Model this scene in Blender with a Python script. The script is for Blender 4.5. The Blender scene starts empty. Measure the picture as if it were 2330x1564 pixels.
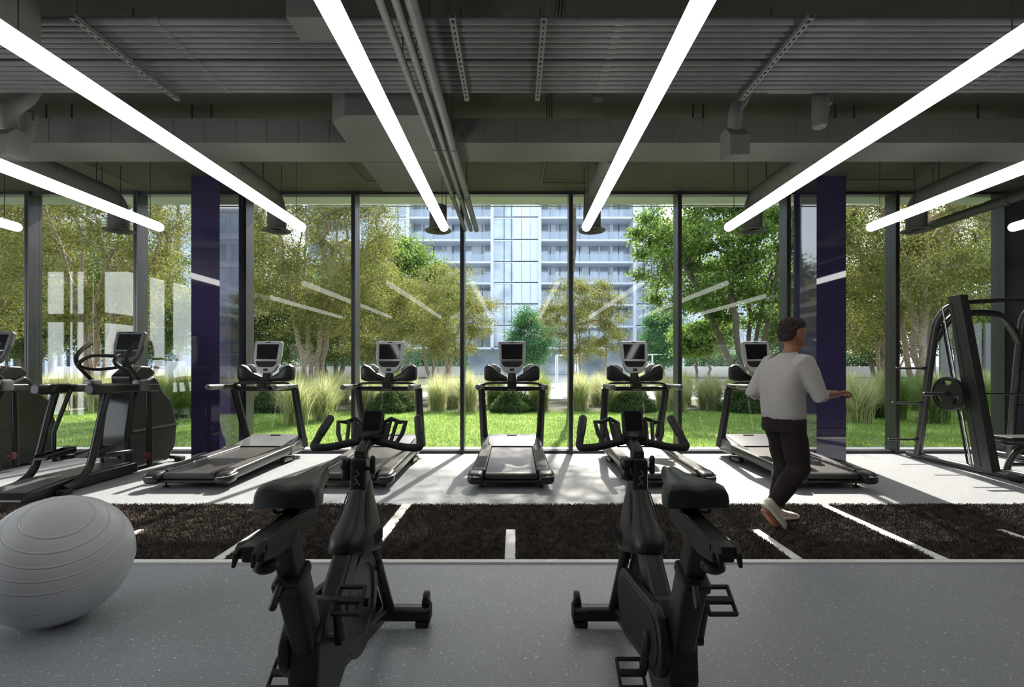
import bpy, bmesh, math, random
import numpy as np
from mathutils import Vector, Matrix
R = math.radians
PI = math.pi
C = bpy.context.scene.collection
SC = bpy.context.scene

# ---------------------------------------------------------------- camera, sky, sun, exposure
F = 1100.0                       # focal length in pixels of the 2330 px wide frame
EYE = 1.35
cam_d = bpy.data.cameras.new('camera')
cam_d.sensor_width = 36.0
cam_d.lens = F / 2330.0 * 36.0
cam_d.shift_x = -7.0 / 2330.0
cam_d.shift_y = 50.0 / 2330.0
cam_d.clip_start = 0.05
cam_d.clip_end = 600
cam = bpy.data.objects.new('camera', cam_d); C.objects.link(cam)
cam.location = (0, 0, EYE); cam.rotation_euler = (PI/2, 0, 0)
SC.camera = cam

SUN_EL, SUN_AZ = 42.0, 10.5      # the sun stands outside, a little right of straight ahead
world = bpy.data.worlds.new('sky'); SC.world = world; world.use_nodes = True
wn = world.node_tree; wn.nodes.clear()
sky = wn.nodes.new('ShaderNodeTexSky'); sky.sky_type = 'NISHITA'
sky.sun_disc = False; sky.sun_elevation = R(SUN_EL); sky.sun_rotation = R(SUN_AZ)
sky.air_density = 1.0; sky.dust_density = 3.0; sky.ozone_density = 1.0
haze = wn.nodes.new('ShaderNodeMixRGB'); haze.inputs[0].default_value = 0.55
haze.inputs[2].default_value = (5.2, 5.6, 6.2, 1)          # thin bright cloud over the blue
bg = wn.nodes.new('ShaderNodeBackground'); bg.inputs['Strength'].default_value = 0.38
wo = wn.nodes.new('ShaderNodeOutputWorld')
wn.links.new(sky.outputs[0], haze.inputs[1]); wn.links.new(haze.outputs[0], bg.inputs['Color'])
wn.links.new(bg.outputs[0], wo.inputs['Surface'])

sun_d = bpy.data.lights.new('sun', 'SUN'); sun_d.energy = 11.5; sun_d.angle = R(0.9); sun_d.color = (1.0, 0.90, 0.80)
sun = bpy.data.objects.new('sun', sun_d); C.objects.link(sun)
_d = Vector((math.sin(R(SUN_AZ))*math.cos(R(SUN_EL)), math.cos(R(SUN_AZ))*math.cos(R(SUN_EL)), math.sin(R(SUN_EL))))
sun.rotation_euler = _d.to_track_quat('Z', 'Y').to_euler()
sun.location = (6, 30, 30)

TUBE_L = 4.5                     # radiance of the light tubes
vs = SC.view_settings
vs.view_transform = 'Standard'; vs.look = 'None'; vs.exposure = 0.3; vs.gamma = 1.0; vs.use_curve_mapping = False
SC.cycles.max_bounces = 8; SC.cycles.transparent_max_bounces = 16
SC.cycles.sample_clamp_indirect = 6.0
SC.cycles.caustics_reflective = False; SC.cycles.caustics_refractive = False

# ---------------------------------------------------------------- helpers
def W(px, py, Y):
    return Vector(((px-1172.0)/F*Y, Y, EYE-(py-832.0)/F*Y))

def rotm(rx=0, ry=0, rz=0):
    return Matrix.Rotation(R(rz), 3, 'Z') @ Matrix.Rotation(R(ry), 3, 'Y') @ Matrix.Rotation(R(rx), 3, 'X')

class MB:
    def __init__(s): s.v = []; s.f = []; s.mi = []; s.wn = False
    def add(s, vs_, fs, m=0):
        n = len(s.v)
        s.v.extend([tuple(p) for p in vs_]); s.f.extend([tuple(i+n for i in f) for f in fs]); s.mi.extend([m]*len(fs))
        return s
    def box(s, c, d, rot=None, m=0):
        hx, hy, hz = d[0]/2, d[1]/2, d[2]/2
        P = [Vector((x*hx, y*hy, z*hz)) for x in (-1, 1) for y in (-1, 1) for z in (-1, 1)]
        if rot is not None: P = [rot @ p for p in P]
        c = Vector(c)
        return s.add([p+c for p in P], [(0,1,3,2),(4,6,7,5),(0,4,5,1),(2,3,7,6),(0,2,6,4),(1,5,7,3)], m)
    def bm(s, b, M=None, m=0):
        b.verts.ensure_lookup_table(); b.verts.index_update()
        vs_ = [(M @ v.co if M is not None else v.co.copy()) for v in b.verts]
        s.add(vs_, [[v.index for v in f.verts] for f in b.faces], m); b.free(); return s
    def rbox(s, c, d, r=0.01, rot=None, seg=2, m=0):
        b = bmesh.new(); bmesh.ops.create_cube(b, size=1.0)
        for v in b.verts: v.co = Vector((v.co.x*d[0], v.co.y*d[1], v.co.z*d[2]))
        r = min(r, min(d)*0.49); s.wn = True
        bmesh.ops.bevel(b, geom=b.edges[:], offset=r, segments=seg, profile=0.5, affect='EDGES')
        M = Matrix.Translation(Vector(c)) @ (rot.to_4x4() if rot is not None else Matrix.Identity(4))
        return s.bm(b, M, m)
    def tube(s, pts, r, n=10, cap=True, closed=False, flat=1.0, up=None, m=0):
        P = [Vector(p) for p in pts]; N = len(P)
        rr = [r]*N if not hasattr(r, '__len__') else list(r)
        T = []
        for i in range(N):
            if closed: t = P[(i+1) % N]-P[i-1]
            elif i == 0: t = P[1]-P[0]
            elif i == N-1: t = P[-1]-P[-2]
            else: t = (P[i+1]-P[i]).normalized()+(P[i]-P[i-1]).normalized()
            T.append(t.normalized() if t.length > 1e-9 else Vector((0, 0, 1)))
        ref = Vector(up) if up else (Vector((0, 0, 1)) if abs(T[0].z) < 0.9 else Vector((0, 1, 0)))
        a = (ref-T[0]*ref.dot(T[0])).normalized()
        V = []; Fs = []
        for i in range(N):
            if up: a = Vector(up)
            a = (a-T[i]*a.dot(T[i]))
            a = a.normalized() if a.length > 1e-6 else T[i].orthogonal().normalized()
            b = T[i].cross(a)
            k = 1.0
            if 0 < i < N-1 and not closed:
                cs = (P[i+1]-P[i]).normalized().dot((P[i]-P[i-1]).normalized())
                k = 1.0/max(0.7, math.sqrt(max(0.01, (1+cs)/2)))
            for j in range(n):
                th = 2*PI*j/n
                V.append(P[i]+a*(math.cos(th)*rr[i]*flat)+b*(math.sin(th)*rr[i]*(k if k < 1.2 else 1.2)))
        L = N if closed else N-1
        for i in range(L):
            for j in range(n):
                i2 = (i+1) % N
                Fs.append((i*n+j, i*n+(j+1) % n, i2*n+(j+1) % n, i2*n+j))
        if cap and not closed:
            Fs.append(tuple(range(n-1, -1, -1))); Fs.append(tuple((N-1)*n+j for j in range(n)))
        return s.add(V, Fs, m)
    def cyl(s, a, b, r, n=20, m=0, bev=0.0):
        a = Vector(a); b = Vector(b)
        if bev > 0:
            d = (b-a).normalized()
            return s.tube([a, a+d*bev*0.3, a+d*bev, b-d*bev, b-d*bev*0.3, b], [r-bev, r-bev*0.3, r, r, r-bev*0.3, r-bev], n, m=m)
        return s.tube([a, b], r, n, m=m)
    def capsule(s, a, b, r, n=14, k=4, m=0):
        a = Vector(a); b = Vector(b); d = (b-a).normalized(); pts = []; rr = []
        for i in range(k+1):
            t = PI/2*i/k; pts.append(a-d*r*math.cos(t)); rr.append(max(1e-4, r*math.sin(t)))
        for i in range(k, -1, -1):
            t = PI/2*i/k; pts.append(b+d*r*math.cos(t)); rr.append(max(1e-4, r*math.sin(t)))
        return s.tube(pts, rr, n, m=m)
    def lathe(s, prof, n=32, M=None, m=0, arc=None):
        V = []; Fs = []; K = len(prof)
        for r_, z in prof:
            for j in range(n):
                th = 2*PI*j/n
                p = Vector((max(r_, 1e-5)*math.cos(th), max(r_, 1e-5)*math.sin(th), z))
                V.append(M @ p if M is not None else p)
        for i in range(K-1):
            for j in range(n):
                Fs.append((i*n+j, i*n+(j+1) % n, (i+1)*n+(j+1) % n, (i+1)*n+j))
        return s.add(V, Fs, m)
    def prism(s, poly, axis, a, b, bev=0.0, seg=2, m=0, M=None):
        bmx = bmesh.new(); n = len(poly)
        def P(u, v, w):
            return {'x': (w, u, v), 'y': (u, w, v), 'z': (u, v, w)}[axis]
        A = [bmx.verts.new(P(u, v, a)) for u, v in poly]; B = [bmx.verts.new(P(u, v, b)) for u, v in poly]
        bmx.faces.new(A); bmx.faces.new(B[::-1])
        for i in range(n): bmx.faces.new((A[i], B[i], B[(i+1) % n], A[(i+1) % n]))
        bmesh.ops.recalc_face_normals(bmx, faces=bmx.faces[:])
        if bev > 0:
            s.wn = True
            bmesh.ops.bevel(bmx, geom=bmx.edges[:], offset=bev, segments=seg, profile=0.5, affect='EDGES', clamp_overlap=True)
        return s.bm(bmx, M, m)
    def loft(s, secs, cap=True, closed=True, m=0):
        n = len(secs[0]); V = [p for sc_ in secs for p in sc_]; Fs = []
        for i in range(len(secs)-1):
            for j in range(n if closed else n-1):
                Fs.append((i*n+j, i*n+(j+1) % n, (i+1)*n+(j+1) % n, (i+1)*n+j))
        if cap:
            Fs.append(tuple(range(n-1, -1, -1))); Fs.append(tuple((len(secs)-1)*n+j for j in range(n)))
        return s.add(V, Fs, m)

def sellipse(cx, cz, rx, rz, n=24, e=2.5):
    out = []
    for j in range(n):
        t = 2*PI*j/n; c, s_ = math.cos(t), math.sin(t)
        out.append((cx+rx*math.copysign(abs(c)**(2/e), c), cz+rz*math.copysign(abs(s_)**(2/e), s_)))
    return out

def spline(pts, n=8, closed=False):
    P = [Vector(p) for p in pts]; out = []; N = len(P)
    rng = range(N) if closed else range(N-1)
    for i in rng:
        if closed: p0, p1, p2, p3 = P[i-1], P[i], P[(i+1) % N], P[(i+2) % N]
        else:
            p1, p2 = P[i], P[i+1]
            p0 = P[i-1] if i > 0 else p1*2-p2
            p3 = P[i+2] if i+2 < N else p2*2-p1
        for k in range(n):
            t = k/n
            out.append(0.5*((2*p1)+(p2-p0)*t+(2*p0-5*p1+4*p2-p3)*t*t+(3*p1-p0-3*p2+p3)*t*t*t))
    if not closed: out.append(P[-1])
    return out

def mesh_from(name, mb, mats, smooth=38, flip=True):
    me = bpy.data.meshes.new(name)
    me.from_pydata(mb.v, [], mb.f)
    for m_ in (mats if isinstance(mats, (list, tuple)) else [mats]): me.materials.append(m_)
    if any(mb.mi): me.polygons.foreach_set('material_index', mb.mi)
    b = bmesh.new(); b.from_mesh(me)
    if flip: bmesh.ops.recalc_face_normals(b, faces=b.faces[:])
    b.to_mesh(me); b.free()
    if smooth:
        me.polygons.foreach_set('use_smooth', [True]*len(me.polygons)); me.set_sharp_from_angle(angle=R(smooth))
    me.update(); return me

def link(name, me, parent=None, loc=(0, 0, 0)):
    o = bpy.data.objects.new(name, me); C.objects.link(o)
    if parent is not None: o.parent = parent
    o.location = loc; return o

def obj(name, mb, mats, parent=None, loc=(0, 0, 0), smooth=38, label=None):
    o = link(name, mesh_from(name, mb, mats, smooth), parent, loc)
    if mb.wn and smooth:
        w = o.modifiers.new('weighted_normal', 'WEIGHTED_NORMAL'); w.keep_sharp = True; w.weight = 100
    if label: o['label'] = label
    return o

def tag(o, label, cat, group=None, kind=None):
    o['label'] = label; o['category'] = cat
    if group: o['group'] = group
    if kind: o['kind'] = kind
    return o

def thing(name, label, cat, loc=(0, 0, 0), rotz=0, group=None):
    o = bpy.data.objects.new(name, None); C.objects.link(o)
    o.empty_display_size = 0.2
    o.location = loc; o.rotation_euler = (0, 0, R(rotz))
    return tag(o, label, cat, group)

def struct(name, mb, m, parent=None, label=None, smooth=38):
    o = obj(name, mb, m, parent, smooth=smooth)
    if parent is None: o['kind'] = 'structure'
    if label: o['label'] = label
    return o

def dup(root, loc=None, rotz=None, label=None, scale=None):
    def cp(o, par):
        c = o.copy(); C.objects.link(c)
        if par is not None: c.parent = par
        for ch in list(o.children): cp(ch, c)
        return c
    r = cp(root, None)
    if loc is not None: r.location = loc
    if rotz is not None: r.rotation_euler = (0, 0, R(rotz))
    if label: r['label'] = label
    if scale: r.scale = scale if hasattr(scale, '__len__') else (scale,)*3
    return r

def lmesh(name, V, Fa, mat_, smooth=False):
    """fast mesh from numpy arrays: V (n,3), Fa (m,k)"""
    me = bpy.data.meshes.new(name); k = Fa.shape[1]
    me.vertices.add(len(V)); me.vertices.foreach_set('co', V.astype(np.float32).ravel())
    me.loops.add(Fa.size); me.loops.foreach_set('vertex_index', Fa.astype(np.int32).ravel())
    me.polygons.add(len(Fa)); me.polygons.foreach_set('loop_start', np.arange(0, Fa.size, k, dtype=np.int32))
    me.update(calc_edges=True); me.materials.append(mat_)
    if smooth: me.polygons.foreach_set('use_smooth', [True]*len(Fa))
    return me

# ---------------------------------------------------------------- materials
def nt(name):
    m_ = bpy.data.materials.new(name); m_.use_nodes = True
    return m_, m_.node_tree, m_.node_tree.nodes['Principled BSDF']

def mat(name, col, rough=0.5, metal=0.0, var=0.12, scale=40, bump=0.0, bscale=None, coat=0.0, spec=None):
    """plain finish with a little mottling in colour and gloss"""
    m_, t, p = nt(name)
    tc = t.nodes.new('ShaderNodeTexCoord'); nz = t.nodes.new('ShaderNodeTexNoise')
    nz.inputs['Scale'].default_value = scale; nz.inputs['Detail'].default_value = 3
    t.links.new(tc.outputs['Object'], nz.inputs['Vector'])
    rp = t.nodes.new('ShaderNodeValToRGB')
    rp.color_ramp.elements[0].color = tuple(c*(1-var) for c in col)+(1,); rp.color_ramp.elements[1].color = tuple(min(1, c*(1+var)) for c in col)+(1,)
    rp.color_ramp.elements[0].position = 0.3; rp.color_ramp.elements[1].position = 0.7
    t.links.new(nz.outputs['Fac'], rp.inputs['Fac']); t.links.new(rp.outputs['Color'], p.inputs['Base Color'])
    p.inputs['Roughness'].default_value = rough; p.inputs['Metallic'].default_value = metal
    if coat: p.inputs['Coat Weight'].default_value = coat
    if spec is not None: p.inputs['Specular IOR Level'].default_value = spec
    if bump:
        n2 = t.nodes.new('ShaderNodeTexNoise'); n2.inputs['Scale'].default_value = bscale or scale*4
        t.links.new(tc.outputs['Object'], n2.inputs['Vector'])
        b = t.nodes.new('ShaderNodeBump'); b.inputs['Strength'].default_value = bump; b.inputs['Distance'].default_value = 0.01
        t.links.new(n2.outputs['Fac'], b.inputs['Height']); t.links.new(b.outputs['Normal'], p.inputs['Normal'])
    return m_

def leafmat(name, cols, trans=0.45, rough=0.6):
    m_, t, p = nt(name)
    g = t.nodes.new('ShaderNodeNewGeometry'); rp = t.nodes.new('ShaderNodeValToRGB')
    els = rp.color_ramp.elements
    for i, c in enumerate(cols):
        e = els[i] if i < 2 else els.new(1.0)
        e.position = i/(len(cols)-1); e.color = tuple(c)+(1,)
    t.links.new(g.outputs['Random Per Island'], rp.inputs['Fac'])
    t.links.new(rp.outputs['Color'], p.inputs['Base Color']); p.inputs['Roughness'].default_value = rough
    p.inputs['Specular IOR Level'].default_value = 0.3
    tr = t.nodes.new('ShaderNodeBsdfTranslucent'); t.links.new(rp.outputs['Color'], tr.inputs['Color'])
    mx = t.nodes.new('ShaderNodeMixShader'); mx.inputs[0].default_value = trans
    out = t.nodes['Material Output']
    t.links.new(p.outputs[0], mx.inputs[1]); t.links.new(tr.outputs[0], mx.inputs[2]); t.links.new(mx.outputs[0], out.inputs['Surface'])
    return m_

def emis(name, col, s):
    m_ = bpy.data.materials.new(name); m_.use_nodes = True; t = m_.node_tree; t.nodes.clear()
    e = t.nodes.new('ShaderNodeEmission'); e.inputs[0].default_value = tuple(col)+(1,); e.inputs[1].default_value = s
    o = t.nodes.new('ShaderNodeOutputMaterial'); t.links.new(e.outputs[0], o.inputs[0]); return m_

def glassmat(name, tint, f0=0.035):
    m_ = bpy.data.materials.new(name); m_.use_nodes = True; t = m_.node_tree; t.nodes.clear()
    lw = t.nodes.new('ShaderNodeLayerWeight'); lw.inputs[0].default_value = 0.5
    pw = t.nodes.new('ShaderNodeMath'); pw.operation = 'POWER'; pw.inputs[1].default_value = 5.0
    ml = t.nodes.new('ShaderNodeMath'); ml.operation = 'MULTIPLY_ADD'; ml.inputs[1].default_value = 1-f0; ml.inputs[2].default_value = f0; ml.use_clamp = True
    tr = t.nodes.new('ShaderNodeBsdfTransparent'); tr.inputs[0].default_value = tuple(tint)+(1,)
    gl = t.nodes.new('ShaderNodeBsdfGlossy'); gl.inputs['Roughness'].default_value = 0.0
    mx = t.nodes.new('ShaderNodeMixShader'); o = t.nodes.new('ShaderNodeOutputMaterial')
    t.links.new(lw.outputs['Facing'], pw.inputs[0]); t.links.new(pw.outputs[0], ml.inputs[0]); t.links.new(ml.outputs[0], mx.inputs[0])
    t.links.new(tr.outputs[0], mx.inputs[1]); t.links.new(gl.outputs[0], mx.inputs[2]); t.links.new(mx.outputs[0], o.inputs[0])
    return m_

def concrete(name, col, rough=0.85, stain=0.25):
    m_, t, p = nt(name)
    tc = t.nodes.new('ShaderNodeTexCoord')
    a = t.nodes.new('ShaderNodeTexNoise'); a.inputs['Scale'].default_value = 0.9; a.inputs['Detail'].default_value = 8
    b = t.nodes.new('ShaderNodeTexNoise'); b.inputs['Scale'].default_value = 22; b.inputs['Detail'].default_value = 4
    t.links.new(tc.outputs['Object'], a.inputs['Vector']); t.links.new(tc.outputs['Object'], b.inputs['Vector'])
    ad = t.nodes.new('ShaderNodeMath'); ad.operation = 'MULTIPLY_ADD'; ad.inputs[1].default_value = 0.3
    t.links.new(b.outputs['Fac'], ad.inputs[0]); t.links.new(a.outputs['Fac'], ad.inputs[2])
    rp = t.nodes.new('ShaderNodeValToRGB'); rp.color_ramp.elements[0].position = 0.45; rp.color_ramp.elements[1].position = 0.85
    rp.color_ramp.elements[0].color = tuple(c*(1-stain) for c in col)+(1,); rp.color_ramp.elements[1].color = tuple(c*(1+stain) for c in col)+(1,)
    t.links.new(ad.outputs[0], rp.inputs['Fac']); t.links.new(rp.outputs['Color'], p.inputs['Base Color'])
    p.inputs['Roughness'].default_value = rough
    bp = t.nodes.new('ShaderNodeBump'); bp.inputs['Strength'].default_value = 0.15; bp.inputs['Distance'].default_value = 0.01
    t.links.new(b.outputs['Fac'], bp.inputs['Height']); t.links.new(bp.outputs['Normal'], p.inputs['Normal'])
    return m_

def floor_mat():
    m_, t, p = nt('speckled_rubber')
    tc = t.nodes.new('ShaderNodeTexCoord')
    def flecks(scale, thr, keep, seed):
        wz = t.nodes.new('ShaderNodeTexNoise'); wz.inputs['Scale'].default_value = scale*1.6
        t.links.new(tc.outputs['Object'], wz.inputs['Vector'])
        wm = t.nodes.new('ShaderNodeMixRGB'); wm.blend_type = 'LINEAR_LIGHT'; wm.inputs[0].default_value = 0.5/scale
        t.links.new(tc.outputs['Object'], wm.inputs[1]); t.links.new(wz.outputs['Color'], wm.inputs[2])
        mp = t.nodes.new('ShaderNodeMapping'); mp.inputs['Location'].default_value = (seed, seed*1.7, 0)
        t.links.new(wm.outputs[0], mp.inputs['Vector'])
        v = t.nodes.new('ShaderNodeTexVoronoi'); v.inputs['Scale'].default_value = scale
        t.links.new(mp.outputs[0], v.inputs['Vector'])
        lt = t.nodes.new('ShaderNodeMath'); lt.operation = 'LESS_THAN'; lt.inputs[1].default_value = thr
        t.links.new(v.outputs['Distance'], lt.inputs[0])
        sp = t.nodes.new('ShaderNodeSeparateColor'); t.links.new(v.outputs['Color'], sp.inputs[0])
        gt = t.nodes.new('ShaderNodeMath'); gt.operation = 'LESS_THAN'; gt.inputs[1].default_value = keep
        t.links.new(sp.outputs[0], gt.inputs[0])
        mu = t.nodes.new('ShaderNodeMath'); mu.operation = 'MULTIPLY'
        t.links.new(lt.outputs[0], mu.inputs[0]); t.links.new(gt.outputs[0], mu.inputs[1]); return mu
    f1 = flecks(45, 0.15, 0.5, 0.0); f2 = flecks(110, 0.19, 0.34, 3.1)
    mx = t.nodes.new('ShaderNodeMath'); mx.operation = 'MAXIMUM'
    t.links.new(f1.outputs[0], mx.inputs[0]); t.links.new(f2.outputs[0], mx.inputs[1])
    nz = t.nodes.new('ShaderNodeTexNoise'); nz.inputs['Scale'].default_value = 3; nz.inputs['Detail'].default_value = 6
    t.links.new(tc.outputs['Object'], nz.inputs['Vector'])
    rp = t.nodes.new('ShaderNodeValToRGB')
    rp.color_ramp.elements[0].color = (0.25, 0.264, 0.287, 1); rp.color_ramp.elements[1].color = (0.30, 0.316, 0.342, 1)
    t.links.new(nz.outputs['Fac'], rp.inputs['Fac'])
    cm = t.nodes.new('ShaderNodeMixRGB'); cm.inputs[2].default_value = (0.8, 0.82, 0.84, 1)
    t.links.new(mx.outputs[0], cm.inputs[0]); t.links.new(rp.outputs['Color'], cm.inputs[1])
    t.links.new(cm.outputs[0], p.inputs['Base Color'])
    p.inputs['Roughness'].default_value = 0.42; p.inputs['Specular IOR Level'].default_value = 0.35
    n2 = t.nodes.new('ShaderNodeTexNoise'); n2.inputs['Scale'].default_value = 260
    t.links.new(tc.outputs['Object'], n2.inputs['Vector'])
    b = t.nodes.new('ShaderNodeBump'); b.inputs['Strength'].default_value = 0.12; b.inputs['Distance'].default_value = 0.003
    t.links.new(n2.outputs['Fac'], b.inputs['Height']); t.links.new(b.outputs['Normal'], p.inputs['Normal'])
    return m_

M_ = dict(
    floor=floor_mat(),
    ceiling=concrete('concrete_ceiling', (0.085, 0.08, 0.066)),
    duct=concrete('painted_grey_duct', (0.092, 0.092, 0.084), 0.7, 0.12),
    pipe=mat('painted_grey_pipe', (0.09, 0.09, 0.09), 0.5, 0.0, 0.1, 9),
    darkpipe=mat('dark_grey_pipe', (0.04, 0.04, 0.04), 0.45, 0.0, 0.1, 9),
    wall=concrete('dark_wall_paint', (0.055, 0.056, 0.062), 0.8, 0.1),
    mullion=mat('anodised_window_frame', (0.075, 0.076, 0.080), 0.34, 0.4, 0.08, 6),
    gasket=mat('black_gasket', (0.008, 0.008, 0.009), 0.6),
    glass=glassmat('window_glass', (0.965, 0.98, 0.97), 0.028),
    purple=mat('purple_back_painted_glass', (0.052, 0.040, 0.105), 0.03, 0.0, 0.05, 1.2, coat=1.0),
    tube=emis('lit_tube_diffuser', (1.0, 0.99, 0.965), TUBE_L),
    cap=mat('white_tube_cap', (0.8, 0.8, 0.8), 0.4),
    wire=mat('black_wire', (0.01, 0.01, 0.01), 0.5),
    black=mat('black_plastic', (0.012, 0.012, 0.0125), 0.42, 0.0, 0.2, 30),
    matte=mat('matte_black', (0.010, 0.010, 0.011), 0.65, 0.0, 0.2, 30),
    frame=mat('charcoal_powder_coat', (0.019, 0.019, 0.0195), 0.33, 0.25, 0.15, 25),
    rubber=mat('black_rubber', (0.013, 0.013, 0.013), 0.7, 0.0, 0.2, 60, 0.2),
    screen=mat('black_glossy_screen', (0.012, 0.012, 0.014), 0.06, 0.0, 0.05, 5),
    silver=mat('silver_plastic', (0.46, 0.47, 0.48), 0.3, 0.35, 0.04, 12),
    greyp=mat('mid_grey_plastic', (0.12, 0.12, 0.125), 0.35, 0.2, 0.08, 12),
    hood=mat('grey_hood_plastic', (0.13, 0.135, 0.145), 0.3, 0.15, 0.06, 12),
    belt=mat('running_belt', (0.028, 0.027, 0.027), 0.38, 0.0, 0.15, 90, 0.1, 400),
    chrome=mat('brushed_steel', (0.5, 0.5, 0.5), 0.2, 1.0, 0.05, 30),
    ballm=mat('matt_grey_vinyl', (0.56, 0.575, 0.60), 0.36, 0.0, 0.03, 6, spec=0.4),
    white=mat('white_line', (0.82, 0.82, 0.80), 0.7, 0.0, 0.04, 30),
    whitem=mat('white_painted_steel', (0.75, 0.77, 0.80), 0.5, 0.0, 0.03, 10),
    stone=concrete('pale_garden_stone', (0.55, 0.55, 0.56), 0.8, 0.08),
    saddle=mat('saddle_vinyl', (0.012, 0.014, 0.014), 0.42, 0.0, 0.15, 50, 0.12, 300),
)
M_['purple'].node_tree.nodes['Principled BSDF'].inputs['IOR'].default_value = 1.65
M_['wallf'] = concrete('dark_grey_panel', (0.12, 0.122, 0.13), 0.6, 0.06)
# ---------------------------------------------------------------- the room
GY = 7.5; CZ = 4.02; MS = 1.663
def MX(k): return 0.022+(k+0.5)*MS      # mullion centres
def MPX(k): return 1172+MX(k)/GY*F
struct('floor', MB().box((-1.2, 0.75, -0.06), (23.8, 13.6, 0.12)), M_['floor'])
struct('ceiling', MB().box((-1.2, 0.93, CZ+0.15), (23.8, 13.9, 0.3)), M_['ceiling'])

def wall_grid(fn, u0, u1, holes):
    """split a wall (u along, z up) into boxes around rectangular holes"""
    mb = MB(); us = sorted({u0, u1, *[h[0] for h in holes], *[h[1] for h in holes]})
    for a, b in zip(us, us[1:]):
        zs = sorted([(h[2], h[3]) for h in holes if h[0] <= a+1e-6 and h[1] >= b-1e-6]); z = 0.0
        for z0, z1 in zs+[(CZ, CZ)]:
            if z0-z > 1e-4: fn(mb, a, b, z, z0)
            z = z1
    return mb
LX = -10.8; LY = 2.44
dl = lambda px: (px-1172)/F*12.56
h1 = [(dl(a), dl(b), z0, z1) for a, b in ((60, 66), (105, 145), (156, 165), (173, 190), (208, 213)) for z0, z1 in ((0.06, 0.85), (1.0, 2.48), (2.69, 3.98))]
struct('wall_left_corner', wall_grid(lambda m, a, b, z0, z1: m.box(((a+b)/2, LY-0.08, (z0+z1)/2), (b-a, 0.16, z1-z0)), -13.1, LX, h1), M_['wall'])
yy = lambda d: 2*GY-d
h2 = []
for d0, d1, rows in ((12.6, 13.85, ((0.06, 0.85), (1.0, 2.48), (2.75, 3.98))), (14.3, 14.96, ((0.5, 3.98),)), (15.27, 16.6, ((0.5, 3.98),))):
    for z0, z1 in rows: h2.append((yy(d1), yy(d0), z0, z1))
struct('wall_left', wall_grid(lambda m, a, b, z0, z1: m.box((LX-0.08, (a+b)/2, (z0+z1)/2), (0.16, b-a, z1-z0)), -6.05, LY-0.16, [(a, b if b < LY-0.17 else LY-0.17, c, d) for a, b, c, d in h2]), M_['wall'])
frost = emis('emissive_frosted_glass', (0.90, 0.96, 1.0), 7.5)  # panes emit by themselves, standing in for daylight behind frosted glass
k = 0
for a, b, z0, z1 in h1:
    k += 1
    o = struct('window_%d' % (20+k), MB().box(((a+b)/2, LY-0.06, (z0+z1)/2), (b-a-0.002, 0.02, z1-z0-0.002)), frost)
for a, b, z0, z1 in h2:
    k += 1; b = min(b, LY-0.17)
    o = struct('window_%d' % (20+k), MB().box((LX-0.06, (a+b)/2, (z0+z1)/2), (0.02, b-a-0.002, z1-z0-0.002)), frost)
struct('wall_left_end', MB().box((-13.1, (LY+GY)/2, CZ/2), (0.2, GY-LY, CZ)), M_['wall'])
struct('wall_right', MB().box((10.62, 0.75, CZ/2), (0.16, 13.5, CZ)), M_['wall'])
struct('wall_back', MB().box((-1.2, -6.05, CZ/2), (23.6, 0.16, CZ)), M_['wall'])
wx0 = MX(4)+0.035
struct('wall_front', MB().box(((wx0+10.6)/2, GY+0.05, CZ/2), (10.6-wx0, 0.2, CZ)), M_['wallf'])

# window wall: each bay is one window with its own half frames
def window(n, x0, x1):
    p = struct('window_%d' % n, MB().box(((x0+x1)/2, GY, CZ/2), (x1-x0-0.04, 0.012, CZ-0.09)), M_['glass'])
    fr = MB()
    for s, x in ((1, x0), (-1, x1)):
        fr.box((x+s*0.0175, GY-0.035, CZ/2), (0.027, 0.17, CZ-0.002))
        fr.box((x+s*0.0175, GY+0.075, CZ/2), (0.027, 0.045, CZ-0.002))
    fr.box(((x0+x1)/2, GY-0.02, 0.022), (x1-x0-0.06, 0.12, 0.042)); fr.box(((x0+x1)/2, GY-0.02, CZ-0.022), (x1-x0-0.06, 0.12, 0.042))
    obj('window_frame', fr, M_['mullion'], p)
    g = MB()
    for x in (x0+0.0035, x1-0.0035): g.box((x, GY-0.02, CZ/2), (0.006, 0.12, CZ-0.004))
    g.box(((x0+x1)/2, GY-0.02, 0.047), (x1-x0-0.062, 0.02, 0.008))
    obj('window_gasket', g, M_['gasket'], p)
for n, k in enumerate(range(-8, 4)):
    window(n+1, MX(k), MX(k+1))
struct('trim_1', MB().box((-2.7, GY+0.3, CZ-0.008), (20.6, 0.36, 0.016)), M_['stone'])     # outside soffit
struct('trim_2', MB().box((-2.7, GY+0.33, -0.05), (20.6, 0.40, 0.09)), M_['stone'])        # outside sill kerb

def column(n, x0, x1, y0, lab):
    o = struct('column', MB().box(((x0+x1)/2, (y0+GY-0.13)/2, CZ/2-0.001), (x1-x0, GY-0.13-y0, CZ-0.002)), M_['purple'])
    o['kind'] = 'structure'; o['label'] = lab
ys = F*EYE/218.0
column(1, -737/F*ys, -672/F*ys, ys, 'glossy purple glass clad column left of the leftmost treadmill')
column(2, 686/F*ys, 753/F*ys, ys, 'glossy purple glass clad column behind the walking person')

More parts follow.
